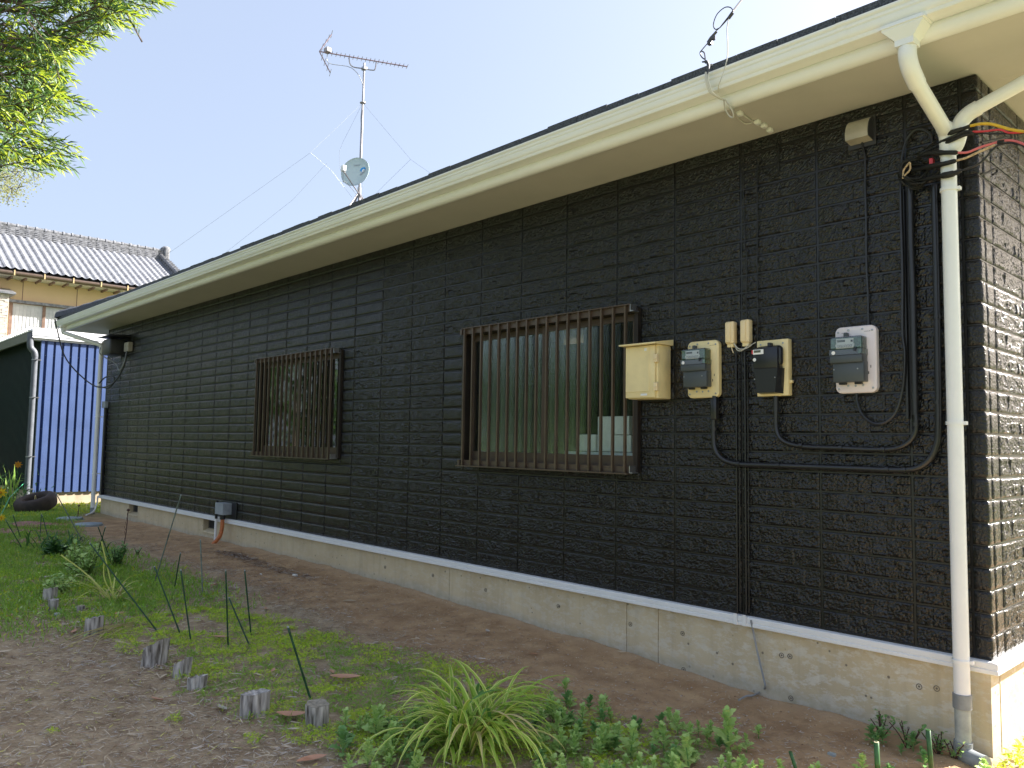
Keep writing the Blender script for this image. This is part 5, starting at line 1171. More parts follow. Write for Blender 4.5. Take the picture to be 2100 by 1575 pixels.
def d_yard(x, y):
    yb = np.interp(x, [-9, -5.5, -4.6, -3.5, -2.3, -1.6], [-2.6, -2.75, -2.5, -2.45, -2.35, -2.1])
    base = np.clip((yb-y)/.25+.5, 0, 1)*(.45+.6*(fbm(x, y, 2.5, 4)-.3))
    band = np.exp(-((y+1.15)/.35)**2)*np.clip((fbm(x, y, 1.6, 6)-.42)*4, 0, 1)*(x < -2.6)
    right = (x > -2.6)*(y < -.8-.25*(x+2.6)*-1)*.35
    return np.clip(base+band*1.3+.12+right*.8, 0, 1)*(y < -.12)
litter(150000, -12, -.2, -4.2, -.05, d_yard, .016, .045, .045, ['litter_tan', 'litter_brown', 'litter_grey', 'litter_brown', 'litter_grey'], 'leaf_litter')
litter(3500, -7, -.5, -4.2, -2, lambda x, y: np.full_like(x, .8), .03, .06, .06, ['litter_yellow', 'litter_tan'], 'yellow_needles')
litter(26000, -8, .3, -2.5, -.03, lambda x, y: np.clip(fbm(x, y, 3, 12)*1.3-.2, 0, 1), .004, .013, .35, ['litter_tan', 'litter_brown', 'litter_grey'], 'soil_crumbs')
def heap(name, u, v, rx, ry, n, mats, L0, L1, lab=None):
    p = gpp(u, v); x = p.x+rng.normal(0, rx, n); y = p.y+rng.normal(0, ry, n); y = np.minimum(y, -.02); z = gh(x, y)+rng.random(n)*.02
    tv = [(-.5, -.02, 0), (0, -.035, .03), (.5, 0, 0), (0, .035, .03)]; V, F = scatter(tv, [(0, 1, 2, 3)], np.stack([x, y, z], -1), rng.uniform(L0, L1, n), rots(rng.uniform(0, 6.28, n), rng.normal(0, .25, n), rng.normal(0, .5, n)))
    o = np_mesh(name, V, F, None, mats=mats, matidx=rng.integers(0, len(mats), n), kind='stuff'); return o
heap('dry_debris', 490, 1142, .35, .05, 420, ['litter_grey', 'litter_brown'], .05, .12)
heap('dry_debris', 570, 1168, .5, .05, 420, ['litter_grey', 'litter_brown'], .04, .10)
# curled dead leaves: countable things
DL = [(708, 1402, .15, 0), (598, 1480, .13, 1), (250, 1262, .10, 2), (152, 1300, .10, 3), (450, 1316, .09, 4), (455, 1455, .09, 5), (515, 1470, .08, 6), (336, 1392, .07, 7), (322, 1437, .08, 8), (180, 1325, .07, 9),
      (20, 1268, .08, 0), (8, 1340, .08, 0), (680, 1390, .07, 0), (1000, 1298, .07, 0), (1095, 1345, .06, 0), (716, 1236, .09, 0), (440, 1205, .10, 0), (232, 1372, .06, 0), (640, 1565, .12, 0), (335, 1340, .06, 0), (560, 1385, .07, 0), (95, 1188, .12, 0), (60, 1195, .10, 0), (1275, 1345, .05, 0), (545, 1250, .06, 0)]
random.seed(5)
def leaf_mesh(L, Wd, curl, n=7):
    vs = []; fs = []
    for i in range(n):
        s_ = i/(n-1); w_ = Wd*math.sin(math.pi*min(1, s_*.92+.06))**.8; x = L*(s_-.5); z = curl*L*(4*(s_-.5)**2)
        vs += [(x, -w_, z+w_*.5), (x, 0, z), (x, w_, z+w_*.5)]
    for i in range(n-1):
        for k in (0, 1): fs.append((i*3+k, i*3+k+1, i*3+k+4, i*3+k+3))
    return vs, fs
dtxt = ['largest pinkish-brown dead leaf lying on the moss']
where = ['on the moss behind the flat-topped log', 'leaning against the flat-topped log', 'beside the tips of the dry lily', 'in front of the dark-sided log', 'beside the upright stakes', 'left of the stout log', 'at the foot of the stout log', 'between the two jagged logs', 'below the short split log', 'on bare litter near the dark-sided log',
         'on the litter at the left edge', 'low at the left edge', 'beside the largest dead leaf', 'on the bare soil near the foundation', 'on the bare soil right of the moss', 'near the dry debris by the wall', 'on the litter by the pale thin stake', 'alone on the needle litter', 'at the bottom edge below the flat-topped log', 'just behind the jagged log', 'on the moss by the leaning stake', 'among the weeds on the left', 'in the weeds at far left', 'on the soil by the concrete joint', 'on the litter behind the upright stakes']
for i, (u, v, L_, k) in enumerate(DL):
    p = gpp(u, v)+Vector((0, 0, .028 if i in (0, 1, 4, 9, 12, 16, 19, 20) else .014)); L_ *= 1.25; vs, fs = leaf_mesh(L_, L_*.17, random.uniform(.02, .12)); M = Matrix.Rotation(random.uniform(.2, 1.1) if i < 2 else random.uniform(0, 3), 3, 'Z') @ Matrix.Rotation(random.uniform(-.2, .2), 3, 'X')
    o = MB().add([p+M @ Vector(q) for q in vs], fs).build('dead_leaf', ['dead_leaf', 'litter_grey', 'dead_leaf', 'litter_tan'][i % 4 if i > 4 else 0], smooth='all'); tag(o, 'curled brown dead leaf '+where[i], 'dead leaf', 'dead leaves on the ground')
# sedum / moss
def clumpcover(N, x0, x1, y0, y1, dens, size, mats, name, tv, tf, tilt=.5, zoff=0, pad=60):
    x, y = pick(N, x0, x1, y0, y1); keep = rng.random(N) < dens(x, y); x, y = x[keep], y[keep]; z = gh(x, y); k = visible(x, y, z, pad); x, y, z = x[k], y[k], z[k]; n = len(x)
    z = z+(zoff(x, y) if callable(zoff) else zoff)+rng.random(n)*.012
    V, F = scatter(tv, tf, np.stack([x, y, z], -1), rng.uniform(size[0], size[1], n), rots(rng.uniform(0, 6.28, n), rng.normal(0, tilt, n), rng.normal(0, tilt, n)))
    return np_mesh(name, V, F, None, mats=mats, matidx=np.repeat(rng.integers(0, len(mats), n), len(tf)), kind='stuff')
ros_v = [(0, 0, .0)]; ros_f = []
for k in range(5):
    a_ = k*1.256; b1 = len(ros_v); ros_v += [(.5*math.cos(a_-.25), .5*math.sin(a_-.25), .55), (.95*math.cos(a_), .95*math.sin(a_), .75), (.5*math.cos(a_+.25), .5*math.sin(a_+.25), .55)]; ros_f.append((0, b1, b1+1, b1+2))
def d_moss(x, y):
    ylo = np.interp(x, [-9, -6, -5, -4, -3.2, -2.5, -1.9, -1.2], [-2.9, -2.75, -2.65, -2.6, -2.62, -2.5, -2.35, -1.7])
    yhi = np.interp(x, [-9, -6.4, -4.8, -3.8, -2.9, -2.3, -1.8, -1.0], [-1.7, -1.65, -1.48, -1.32, -1.12, -1.05, -1.05, -.9])
    inn = np.clip((y-ylo)/.15+.4, 0, 1)*np.clip((yhi-y)/.2+.5, 0, 1)
    nz = fbm(x, y, 4.2, 2)+.25*(vnoise(x, y, 17, 9)-.5)
    strong = np.clip((x+5.4)/1.2, 0.25, 1)*np.clip((-1.7-x)/.5+.6, .15, 1)
    m_ = np.clip((nz-.46+.12*strong)*14, 0, 1)*inn
    iso = np.clip((vnoise(x, y, 5.5, 31)-.86)*20, 0, 1)*(y < ylo+.1)*(y > ylo-.8)
    return np.clip(m_+iso*.8, 0, 1)
clumpcover(210000, -9, -1.0, -3.6, -.9, lambda x, y: d_moss(x, y)*np.clip((fbm(x, y, 3.1, 51)-.40)*8, 0, 1), (.006, .013), ['sedum', 'sedum', 'sedum', 'sedum_dark'], 'sedum_cover', ros_v, ros_f, .45, lambda x, y: .022*vnoise(x, y, 9, 52))
clumpcover(150000, -9, -1.0, -3.6, -.9, lambda x, y: d_moss(x, y)*np.clip((.46-fbm(x, y, 3.1, 51))*8, 0, 1), (.007, .014), ['sedum_dark', 'sedum_dark', 'grass_leaf'], 'sedum_cover', ros_v, ros_f, .45, lambda x, y: .016*vnoise(x, y, 9, 52))
litter(9000, -7, -.6, -3.0, -.9, lambda x, y: np.clip(fbm(x, y, 5, 61)*1.8-.5, 0, 1), .03, .075, .045, ['litter_tan', 'litter_brown', 'litter_grey'], 'straw_litter', .018)
litter(16000, -9, -.6, -4.2, -2.2, lambda x, y: np.clip(fbm(x, y, 2, 71)*1.8-.5, 0, 1), .03, .08, .035, ['litter_tan', 'litter_grey', 'litter_brown', 'litter_tan'], 'straw_litter', .006)
# grass and low weeds on the left
bl_v = [(-.04, 0, 0), (.04, 0, 0), (.03, .12, .5), (-.03, .12, .5), (0, .38, .95)]; bl_f = [(0, 1, 2, 3), (3, 2, 4, 4)]
tri_v = [(-.05, 0, 0), (.05, 0, 0), (.035, .14, .55), (0, .42, .95)]; 
def d_grass(x, y):
    left = np.clip((-5.0-x)/1.2, 0, 1)*np.clip((-1.15-y)/.5+np.clip((-11-x)/2, 0, 3), 0, 1)
    mid = d_moss(x, y)*.12
    return np.clip(left*np.clip((fbm(x, y, 2.0, 14)-.26)*5, 0, 1)+mid*.5, 0, 1)
clumpcover(150000, -17, -2, -4.6, -.3, d_grass, (.03, .075), ['grass_leaf', 'grass_leaf', 'sedum_dark'], 'grass', tri_v, [(0, 1, 2, 3)], .35)
lf_v = [(0, 0, 0), (.25, -.18, .12), (.7, -.12, .2), (1, 0, .1), (.7, .12, .2), (.25, .18, .12)]; lf_f = [(0, 1, 2, 5), (2, 3, 4, 5)]
clumpcover(70000, -17, -4.5, -4.6, -.4, lambda x, y: d_grass(x, y)*np.clip((fbm(x, y, 3.0, 24)-.4)*6, 0, 1), (.02, .05), ['grass_leaf', 'mugwort', 'yellow_green'], 'low_weeds', lf_v, lf_f, .6, .012)
clumpcover(16000, -18, -14.7, -1.6, 1.2, lambda x, y: np.clip(.6+(fbm(x, y, 4, 3)-.4)*3, 0, 1)*((x+15.9)**2+(y+.72)**2 > .16), (.03, .06), ['yellow_green', 'yellow_green', 'grass_leaf'], 'ground_cover', lf_v, lf_f, .6, .012)
clumpcover(5000, -.05, .6, -.3, 2.2, lambda x, y: (x > .04)*np.clip(y*2+.9, 0, 1), (.02, .05), ['yellow_green', 'yellow_green', 'sedum'], 'ground_cover', lf_v, lf_f, .7, .03)

# ------------------------------------------------------------------ lily clump
lc = gpp(965, 1535); lily = thing('variegated_lily', 'large arching clump of yellow-edged strap leaves at the bottom centre', 'plant', tuple(lc))
random.seed(12)
def strap(base, az, L, lean, droop, w_, n=12):
    pts = []; p = Vector(base); e = lean
    d = Vector((math.cos(az), math.sin(az), 0)); st_ = L/n; twist = random.uniform(-.5, .5)
    for i in range(n+1):
        pts.append(p.copy()); s_ = i/n; e = lean-droop*(s_**1.5); p = p+(d*math.cos(e)+Vector((0, 0, 1))*math.sin(e))*st_
        d = (Matrix.Rotation(twist*.04, 3, 'Z') @ d)
    side = Vector((-math.sin(az), math.cos(az), 0)); vs = []; fs = []
    for i, q in enumerate(pts):
        s_ = i/n; w1 = w_*(1-.15*s_)*(1 if s_ < .6 else max(.04, 1-((s_-.6)/.4)**1.8)); up_ = Vector((0, 0, 1)) if i in (0, n) else Vector((0, 0, 1))
        for k, (a_, zz) in enumerate(((-1, .35), (-.55, .12), (0, -.05), (.55, .12), (1, .35))): vs.append(q+side*a_*w1+up_*zz*w1*.8)
    for i in range(n):
        for k in range(4): fs.append((i*5+k, i*5+k+1, i*5+5+k+1, i*5+5+k))
    return vs, fs
for i in range(185):
    az = random.uniform(0, 6.283); inner = random.random()
    L_ = random.uniform(.42, .68) if inner > .25 else random.uniform(.28, .42); lean = random.uniform(.9, 1.4) if inner > .5 else random.uniform(.5, 1.1); droop = random.uniform(1.5, 2.6)
    b_ = lc+Vector((random.gauss(0, .05), random.gauss(0, .05), -.01)); vs, fs = strap(b_, az, L_, lean, droop, random.uniform(.009, .0135))
    me = bpy.data.meshes.new('leaf'); o3 = Vector(lily['_o']); me.from_pydata([q-o3 for q in vs], [], fs)
    for mm in (('lily_green', 'lily_yellow') if random.random() < .85 else ('lily_dark', 'lily_green')): me.materials.append(MATS[mm])
    one = random.random() < .6
    me.polygons.foreach_set('material_index', [1 if (f_ % 4 in ((0, 3) if not one else (0,))) else 0 for f_ in range(len(fs))]); me.polygons.foreach_set('use_smooth', [True]*len(fs))
    if random.random() < .06: me.materials[0] = MATS['dry_straw']
    o = bpy.data.objects.new('leaf', me); COL.objects.link(o); o.parent = lily
# withered lily on the left
wl_c = gpp(232, 1232); wlp = thing('withered_lily', 'withered yellow-green lily with long flopped leaves beside the long stake', 'plant', tuple(wl_c))
for i in range(26):
    vs, fs = strap(wl_c+Vector((random.gauss(0, .04), random.gauss(0, .04), 0)), random.uniform(0, 6.28), random.uniform(.3, .6), random.uniform(.2, .9), random.uniform(.6, 1.4), .006, 9)
    vs = [Vector((q.x, q.y, max(q.z, float(gh(q.x, q.y))+.008))) for q in vs]
    MB().add(vs, fs).build('leaf', 'dry_straw' if i % 2 else 'lily_yellow', wlp, smooth='all')
for (pts) in ([(236, 1235), (222, 1170), (208, 1110)], [(228, 1235), (180, 1180), (125, 1138)], [(240, 1232), (215, 1190), (213, 1150)]):
    d0 = (wl_c-CP).dot(FW); MB().tube(spl([atd(u, v, d0) for u, v in pts], 5), .006, 6).build('stalk', 'lily_yellow', wlp, smooth=True)
for (dx, dy, u, v) in ((0, 0, 300, 1395), (0, 0, 190, 1345)):
    pass
sl = gpp(262, 1300); s2 = thing('flopped_leaves', 'long thin straw-coloured leaves lying on the litter before the split log', 'leaves', tuple(sl))
for i in range(9):
    p0 = gpp(276+random.uniform(-8, 8), 1288+random.uniform(-8, 8)); p1 = gpp(140+random.uniform(-30, 90), 1340+random.uniform(-35, 12)); mid = p0.lerp(p1, .5)+Vector((0, random.uniform(-.06, .06), .05))
    MB().tube(spl([p0+Vector((0, 0, .02)), mid, p1+Vector((0, 0, .008))], 5), [.004]*5+[.003]*5+[.001], 4).build('leaf', 'dry_straw', s2)

# ------------------------------------------------------------------ mugwort weeds
def lobed_leaf(L):
    pts = [(0, -.02), (.18, -.05), (.30, -.22), (.42, -.12), (.55, -.36), (.68, -.18), (.80, -.24), (1.0, 0), (.80, .24), (.68, .18), (.55, .36), (.42, .12), (.30, .22), (.18, .05), (0, .02)]
    vs = [(x*L, y*L, L*(.12*math.sin(x*3)+abs(y)*.35)) for x, y in pts]; fs = [(0, 1, 13, 14), (1, 2, 3, 13), (3, 11, 12, 13), (3, 4, 5, 11), (5, 9, 10, 11), (5, 6, 7, 9), (7, 8, 9)]
    return vs, fs
def weed_proto(h, nl, mats, seed):
    random.seed(seed); lv = []; lfc = []; st_ = MB(); bend = Vector((random.uniform(-.2, .2), random.uniform(-.2, .2), 1)).normalized()
    st_.tube([Vector((0, 0, -.02)), bend*h*.5, bend*h*.96], [.0035, .003, .0015], 5)
    lm = MB()
    for k in range(nl):
        f_ = (k+.5)/nl; az = k*2.4+random.uniform(-.3, .3); L_ = random.uniform(.06, .095)*(1.0-.45*f_)*(.75+h*2); vs, fs = lobed_leaf(L_)
        M = Matrix.Rotation(az, 3, 'Z') @ Matrix.Rotation(-random.uniform(.1, .5)-f_*.9, 3, 'Y') @ Matrix.Rotation(random.uniform(-.3, .3), 3, 'X'); lm.add([bend*h*(.15+.83*f_)+M @ Vector(q) for q in vs], fs)
    return st_, lm, mats
WP = [weed_proto(h, n, m_, s_) for h, n, m_, s_ in ((.12, 16, 'mugwort', 1), (.08, 13, 'mugwort', 2), (.17, 20, 'mugwort', 3), (.10, 15, 'mugwort_dark', 4), (.06, 11, 'mugwort', 5))]
protos = []
for st_, lm, m_ in WP:
    t = thing('mugwort', 'x', 'weed', (0, 0, 0)); a_ = st_.build('stem', 'mugwort_dark', t); b_ = lm.build('foliage', m_, t, smooth='all'); protos.append([t, a_, b_])
random.seed(31); spots = []
pl_ = []
for k in range(130): pl_.append((random.uniform(1090, 1560), random.uniform(1480, 1650)))
for k in range(14): pl_.append((random.uniform(1100, 1260), random.uniform(1440, 1490)))
for k in range(40): pl_.append((random.uniform(700, 880), random.uniform(1490, 1600)))
for k in range(14): pl_.append((random.uniform(1600, 2060), random.uniform(1575, 1640)))
for k in range(12): pl_.append((random.uniform(1780, 1980), random.uniform(1500, 1560)))
pl_ += [(1497, 1550), (1500, 1560), (1490, 1565), (1375, 1500), (1160, 1420), (1105, 1425), (960, 1420)]
patch_v, patch_f, pv2, pf2 = [], [], MB(), MB(); IND = {}
tmplV = [(lm, st_) for st_, lm, m_ in WP]; mugl = MB(); mugd = MB(); mugs = MB()
for i, (u, v) in enumerate(pl_[:-7]):
    p = gpp(u, v)
    if (p.y > -.16 and p.x < 0) or (p-lc).length < .14: continue
    if p.y > -.85 and u < 1600 and v < 1500: continue
    k = random.randrange(5); k = 3 if (u > 1775 and v < 1565) else k
    M = Matrix.Rotation(random.uniform(0, 6.28), 3, 'Z')*1.0; s_ = random.uniform(.5, .85)
    st_, lm, m_ = WP[k]; (mugd if m_ == 'mugwort_dark' else mugl).add([p+(M @ q)*s_ for q in lm.v], lm.f); mugs.add([p+(M @ q)*s_ for q in st_.v], st_.f)
for o in [q for P_ in protos for q in P_[1:]+P_[:1]]: bpy.data.objects.remove(o)
mugl.build('mugwort_patch', 'mugwort', smooth='all', kind='stuff'); mugd.build('mugwort_patch', 'mugwort_dark', smooth='all', kind='stuff'); mugs.build('mugwort_stems', 'mugwort_dark', kind='stuff')
for i, (u, v, k, sc, lab) in enumerate([(1497, 1560, 2, 1.25, 'tallest mugwort weed rising above the patch below the grey ground cable'), (1375, 1500, 1, 1.0, 'lone small weed standing on bare soil above the mugwort patch'), (1160, 1420, 4, 1.0, 'tiny weed seedling on bare soil right above the lily clump'), (1230, 1475, 1, 1.2, 'small weed at the upper left edge of the mugwort patch'),
        (960, 1420, 4, .9, 'weed seedling poking from behind the lily clump'), (1415, 1590, 0, 1.35, 'bright mugwort shoot at the bottom edge left of the tallest one'), (1290, 1560, 0, 1.3, 'broad mugwort shoot in the middle of the patch'), (705, 1555, 3, 1.2, 'narrow-leaved upright weed below the flat-topped log'), (775, 1520, 0, 1.2, 'bushy weed touching the left side of the lily clump')]):
    st_, lm, m_ = WP[k]; p = gpp(u, v); t = thing('mugwort', lab, 'weed', tuple(p)); M = Matrix.Rotation(i*1.7, 3, 'Z')
    MB().add([p+(M @ q)*sc for q in st_.v], st_.f).build('stem', 'mugwort_dark', t); MB().add([p+(M @ q)*sc for q in lm.v], lm.f).build('foliage', m_, t, smooth='all')
# the dark lobed plant against the concrete
def bush(name, lab, p, h, n, L0, mats, spread, seed, stem='twig', ns=5):
    random.seed(seed); t = thing(name, lab, 'weed', tuple(p)); st_ = MB(); lm = MB()
    for s_ in range(ns):
        d = Vector((random.gauss(0, spread), random.gauss(0, spread), 1)).normalized(); hh = h*random.uniform(.55, 1.05)
        st_.tube(spl([p-Vector((0, 0, .02)), p+d*hh*.5, p+d*hh+Vector((random.uniform(-.02, .02), 0, 0))], 3), .0028, 5)
        for k in range(n):
            f_ = (k+1)/n; az = random.uniform(0, 6.28); vs, fs = lobed_leaf(random.uniform(L0*.6, L0)); M = Matrix.Rotation(az, 3, 'Z') @ Matrix.Rotation(-random.uniform(-.3, .9), 3, 'Y')
            lm.add([p+d*hh*f_*.98+M @ Vector(q) for q in vs], fs)
    st_.build('stem', stem, t); lm.build('foliage', mats, t, smooth='all')
for i, (u, v, h_, n, L0, m_, sp_, lab) in enumerate([(1808, 1515, .17, 5, .035, 'mugwort_dark', .35, 'dark lobed weed growing against the concrete left of the bamboo posts'), (1862, 1535, .15, 6, .032, 'mugwort_dark', .35, 'dark bushy weed between the two bamboo posts at the foundation'),
        (1925, 1550, .13, 9, .026, 'mugwort_dark', .6, 'fine-leaved green weed around the darker bamboo post'), (1955, 1560, .12, 9, .022, 'mugwort', .7, 'fine-leaved pale weed at the foot of the downpipe'),
        (178, 1185, .36, 14, .05, 'mugwort', .35, 'bushy dark green plant around the crossed stakes'), (150, 1175, .32, 14, .05, 'mugwort', .4, 'feathery light green plant before the drain lids'), (120, 1215, .20, 10, .05, 'mugwort', .6, 'low leafy plant left of the withered lily'), (238, 1165, .28, 12, .04, 'mugwort_dark', .3, 'upright green plant right of the crossed stakes'),
        (110, 1140, .16, 10, .08, 'flower_leaf', .8, 'dark strap-leaved clump behind the feathery plant'), (282, 1140, .10, 6, .03, 'mugwort_dark', .5, 'small dark tuft in the litter near the thin stake')]):
    bush('weed', lab, gpp(u, v), h_, n*2 if 3 < i < 9 else n, L0*(1.5 if 3 < i < 9 else 1.25), m_, sp_*(1.3 if 3 < i < 9 else 1), 40+i, ns=13 if 3 < i < 9 else 7)
random.seed(8)
hs = gpp(110, 1125); t = thing('strap_leaf_clump', 'dark arching strap-leaved clump in front of the flat stones', 'plant', tuple(hs))
for k in range(50):
    vs, fs = strap(hs+Vector((random.gauss(0, .22), random.gauss(0, .18), 0)), random.uniform(0, 6.28), random.uniform(.2, .4), random.uniform(.7, 1.2), random.uniform(.8, 2.0), .009, 6); MB().add(vs, fs).build('leaf', 'flower_leaf', t, smooth='all')
# bare seed-head stems
for (a_, b_, lab) in (((263, 1046), (252, 1130), 'thin dead brown stem with a seed head in front of the vent'), ((162, 1037), (158, 1065), 'short dead stem beside the far drain lid')):
    p = gpp(*b_); d0 = (p-CP).dot(FW); q = atd(a_[0], a_[1], d0); o = thing('dead_weed', lab, 'dead stem', tuple(p))
    MB().tube(spl([p, p.lerp(q, .5)+Vector((.03, 0, 0)), q], 4), .005, 5).build('stem', 'twig', o); MB().lathe([(0, -.02), (.025, 0), (0, .02)], q, 6).build('seed_head', 'twig', o)
    for k in range(6): c = p.lerp(q, .3+.11*k); MB().tube([c, c+Vector((random.uniform(-.06, .06), 0, .04))], .003, 4).build('twig', 'twig', o)
# flowers left by shed
fl_ = Vector((-16.6, -1.45, gz(-16.6, -1.45)))
def flower(p, sz, m_, lab):
    t = thing('flower', lab, 'flower', tuple(p)); f_ = (CP-p).normalized()
    a_ = f_.orthogonal().normalized(); b_ = f_.cross(a_)
    for k in range(8):
        an = k*.785; d = a_*math.cos(an)+b_*math.sin(an); s_ = f_.cross(d); MB().add([p, p+d*sz*.5+s_*sz*.2+f_*.02, p+d*sz+f_*.0, p+d*sz*.5-s_*sz*.2+f_*.02], [(0, 1, 2, 3)]).build('petal', m_, t)
    MB().tube([p, Vector((p.x, p.y, gz(p.x, p.y)))], .008, 5).build('stem', 'flower_leaf', t)
    MB().lathe([(sz*.18, 0), (sz*.1, .03), (0, .035)], p, 8, f_).build('centre', 'petal_orange', t)
flower(atd(37, 953, 16.6), .085, 'petal_orange', 'orange flower in front of the green shed wall'); flower(atd(2, 1010, 14.5), .11, 'petal_yellow', 'large yellow flower cut by the left edge of the picture')
flower(atd(3, 1062, 13.0), .07, 'petal_yellow', 'low pale yellow flower at the left edge')
random.seed(77)
fb = gpp(25, 1040); fb = Vector((-17.0, -1.15, gz(-17, -1.15))); t = thing('flower_bush', 'leafy dark green flower clump in front of the green shed wall', 'plant', tuple(fb)); lm = MB()
for k in range(420):
    p = fb+Vector((random.gauss(0, .28), random.gauss(0, .38), abs(random.gauss(.3, .25)))); vs, fs = leaf_mesh(random.uniform(.08, .18), .012, .1, 4); M = Matrix.Rotation(random.uniform(0, 6.28), 3, 'Z') @ Matrix.Rotation(random.uniform(-1.4, .3), 3, 'Y'); lm.add([p+M @ Vector(q) for q in vs], fs)
lm.build('foliage', 'flower_leaf', t, smooth='all')
t = thing('iris_clump', 'upright sword-leaved clump beside the grey shed downpipe', 'plant', (-17.2, -.95, -.42))
for k in range(12):
    vs, fs = strap(Vector((-17.1+random.uniform(-.15, .15), -.95+random.uniform(-.2, .15), -.42)), random.uniform(0, 6.28), random.uniform(.5, .95), 1.45, .25, .022, 6); MB().add(vs, fs).build('leaf', 'grass_leaf', t, smooth='all')
o = MB().tube([atd(0, 1060, 14), atd(20, 1020, 14.5), atd(55, 985, 17)], .007, 5).build('twine', 'twine_green'); tag(o, 'green twine stretched from the shed pipe to the left edge', 'twine')
d0 = (gpp(189, 1177)-CP).dot(FW)
o = MB().tube(spl([atd(170, 1135, d0), atd(172, 1152, d0), atd(185, 1162, d0), atd(200, 1162, d0), atd(212, 1153, d0)], 5), .003, 5).build('twine', 'twine_green'); tag(o, 'loop of green twine hanging between the crossed stakes', 'twine')
# white scraps
for (u, v, lab, s_) in ((605, 1180, 'white paper scrap on the soil near the dry debris', .03), (1706, 1550, 'grey pebble on the soil left of the bamboo posts', .02), (535, 1177, 'tiny white scrap beside the dry debris', .015), (118, 1262, 'grey stone among the log stubs', .04), (44, 1070, 'pale stone at the foot of the tyre', .05)):
    p = gpp(u, v); m_ = MB().rbox(p.x-s_, p.x+s_, p.y-s_*.6, p.y+s_*.6, p.z-.01, p.z+s_*.6, s_*.25, 2); tag(m_.build('pebble' if 'scrap' not in lab else 'paper_scrap', 'soap_white' if 'white' in lab else 'grey_pvc_light', smooth=True), lab, 'scrap' if 'scrap' in lab else 'stone')

# ------------------------------------------------------------------ the plum-yew tree overhanging top left
tree = thing('yew_plum_tree', 'large plum-yew tree with yellow-green tips hanging in at the top left', 'tree', (-6.6, -6.0, -.46))
TB = Vector((-6.6, -6.0, -.5)); TC = Vector((-6.2, -5.4, 4.3))
br = MB().tube(spl([TB, TB+Vector((.1, .1, 1.4)), TB+Vector((0, .2, 3)), TB+Vector((.2, .3, 4.6)), TB+Vector((.2, .3, 6.2))], 5), [.17-.0055*k for k in range(21)], 12)
br.build('trunk', 'bark', tree, smooth=True)
npr = np.random.default_rng(5); tips = []
# visible silhouette: twig tips in the picture, depth 5..7
poly = [(365, -60, 6.2), (340, 5, 6.0), (310, 18, 5.8), (285, 35, 6.2), (262, 55, 6.0), (230, 75, 6.0), (205, 100, 6.4), (180, 108, 5.9), (160, 90, 6.1), (150, 130, 6.3), (152, 165, 6.2), (148, 200, 6.0), (186, 224, 6.4), (150, 232, 6.4), (115, 245, 6.2), (92, 262, 6.5), (130, 300, 6.3), (166, 322, 6.2), (150, 345, 6.3), (110, 340, 6.1), (75, 330, 6.0), (40, 325, 6.2), (10, 320, 6.0)]
def inside(u, v):
    edge = np.interp(v, [-200, 0, 20, 60, 100, 130, 200, 222, 232, 262, 300, 330, 345, 350], [420, 345, 300, 245, 195, 158, 150, 165, 125, 85, 125, 150, 110, 0]); return u < edge
twigs = []   # (base, tip)
for (u, v, d) in poly:
    tp = atd(u, v, d); twigs.append((tp+Vector((-.25, -.20, .12)), tp))
    for k in range(3): 
        du, dv = npr.uniform(-45, -5), npr.uniform(-22, 18); tp2 = atd(u+du, v+dv, d+npr.uniform(-.3, .4)); twigs.append((tp2+Vector((-.22, -.2, .08)), tp2))
k = 0
while k < 900:
    u, v = npr.uniform(-140, 330), npr.uniform(-120, 345)
    if not inside(u+18, v+8): continue
    d = npr.uniform(5.3, 7.2); hole = vnoise(u, v, .02, 40)
    if hole > .80 and npr.random() < .7: continue
    tp = atd(u, v, d); twigs.append((tp+Vector((npr.normal(-.18, .12), npr.normal(-.15, .12), npr.normal(.0, .12))), tp)); k += 1
# the rest of the crown out of the picture
k = 0
while k < 1100:
    q = npr.normal(0, 1, 3); q /= np.linalg.norm(q); r_ = 2.3*npr.uniform(.45, 1)**.6; p = Vector((TC.x+q[0]*r_*1.1, TC.y+q[1]*r_, TC.z+.2+q[2]*r_*1.05))
    d = p-CP; zc = d.dot(FW); u = 1050+CAMF*d.dot(RT)/max(zc, .01); v = 787-CAMF*d.dot(UP)/max(zc, .01)
    if zc > 0 and u > -160 and v > -160 : 
        k += .2
        continue
    o_ = (TC-p).normalized()*.3; twigs.append((p+o_, p)); k += 1
LV, LM = [], []; tw = MB(); quads = []
V_, F_n, M_ = [], [], []; base_i = 0
for ti, (a_, b_) in enumerate(twigs):
    ax = (b_-a_).normalized(); sd = ax.orthogonal().normalized(); nl = 22 if ti < 700 else 11
    tw.tube([a_, b_], [.006, .003], 4, False)
    for j in range(nl):
        f_ = .15+.88*j/nl; az = j*2.4+npr.uniform(-.3, .3); young = f_ > .6 and npr.random() < (.8 if ti % 3 else .3)
        ang = npr.uniform(.5, 1.0) if f_ < .75 else npr.uniform(.15, .7); L_ = npr.uniform(.075, .125)*(.85 if young else 1)
        rd = (Matrix.Rotation(az, 3, ax) @ sd); d = (ax*math.cos(ang)+rd*math.sin(ang)).normalized(); s_ = d.cross(rd).normalized()*.0068; p = a_.lerp(b_, f_); dr = Vector((0, 0, -.012))
        V_ += [p-s_*.5, p+d*L_*.5-s_-dr*.3, p+d*L_+dr, p+d*L_*.5+s_-dr*.3]; F_n.append((base_i, base_i+1, base_i+2, base_i+3)); base_i += 4
        M_.append(1 if young else (2 if npr.random() < .25 else 0))
np_mesh('foliage', np.array([tuple(q) for q in V_]), np.array(F_n), None, tree, mats=['podo_old', 'podo_young', 'podo_under'], matidx=M_, kind='stuff')
tw.build('twig', 'bark', tree, kind='stuff')
lb_ = MB()
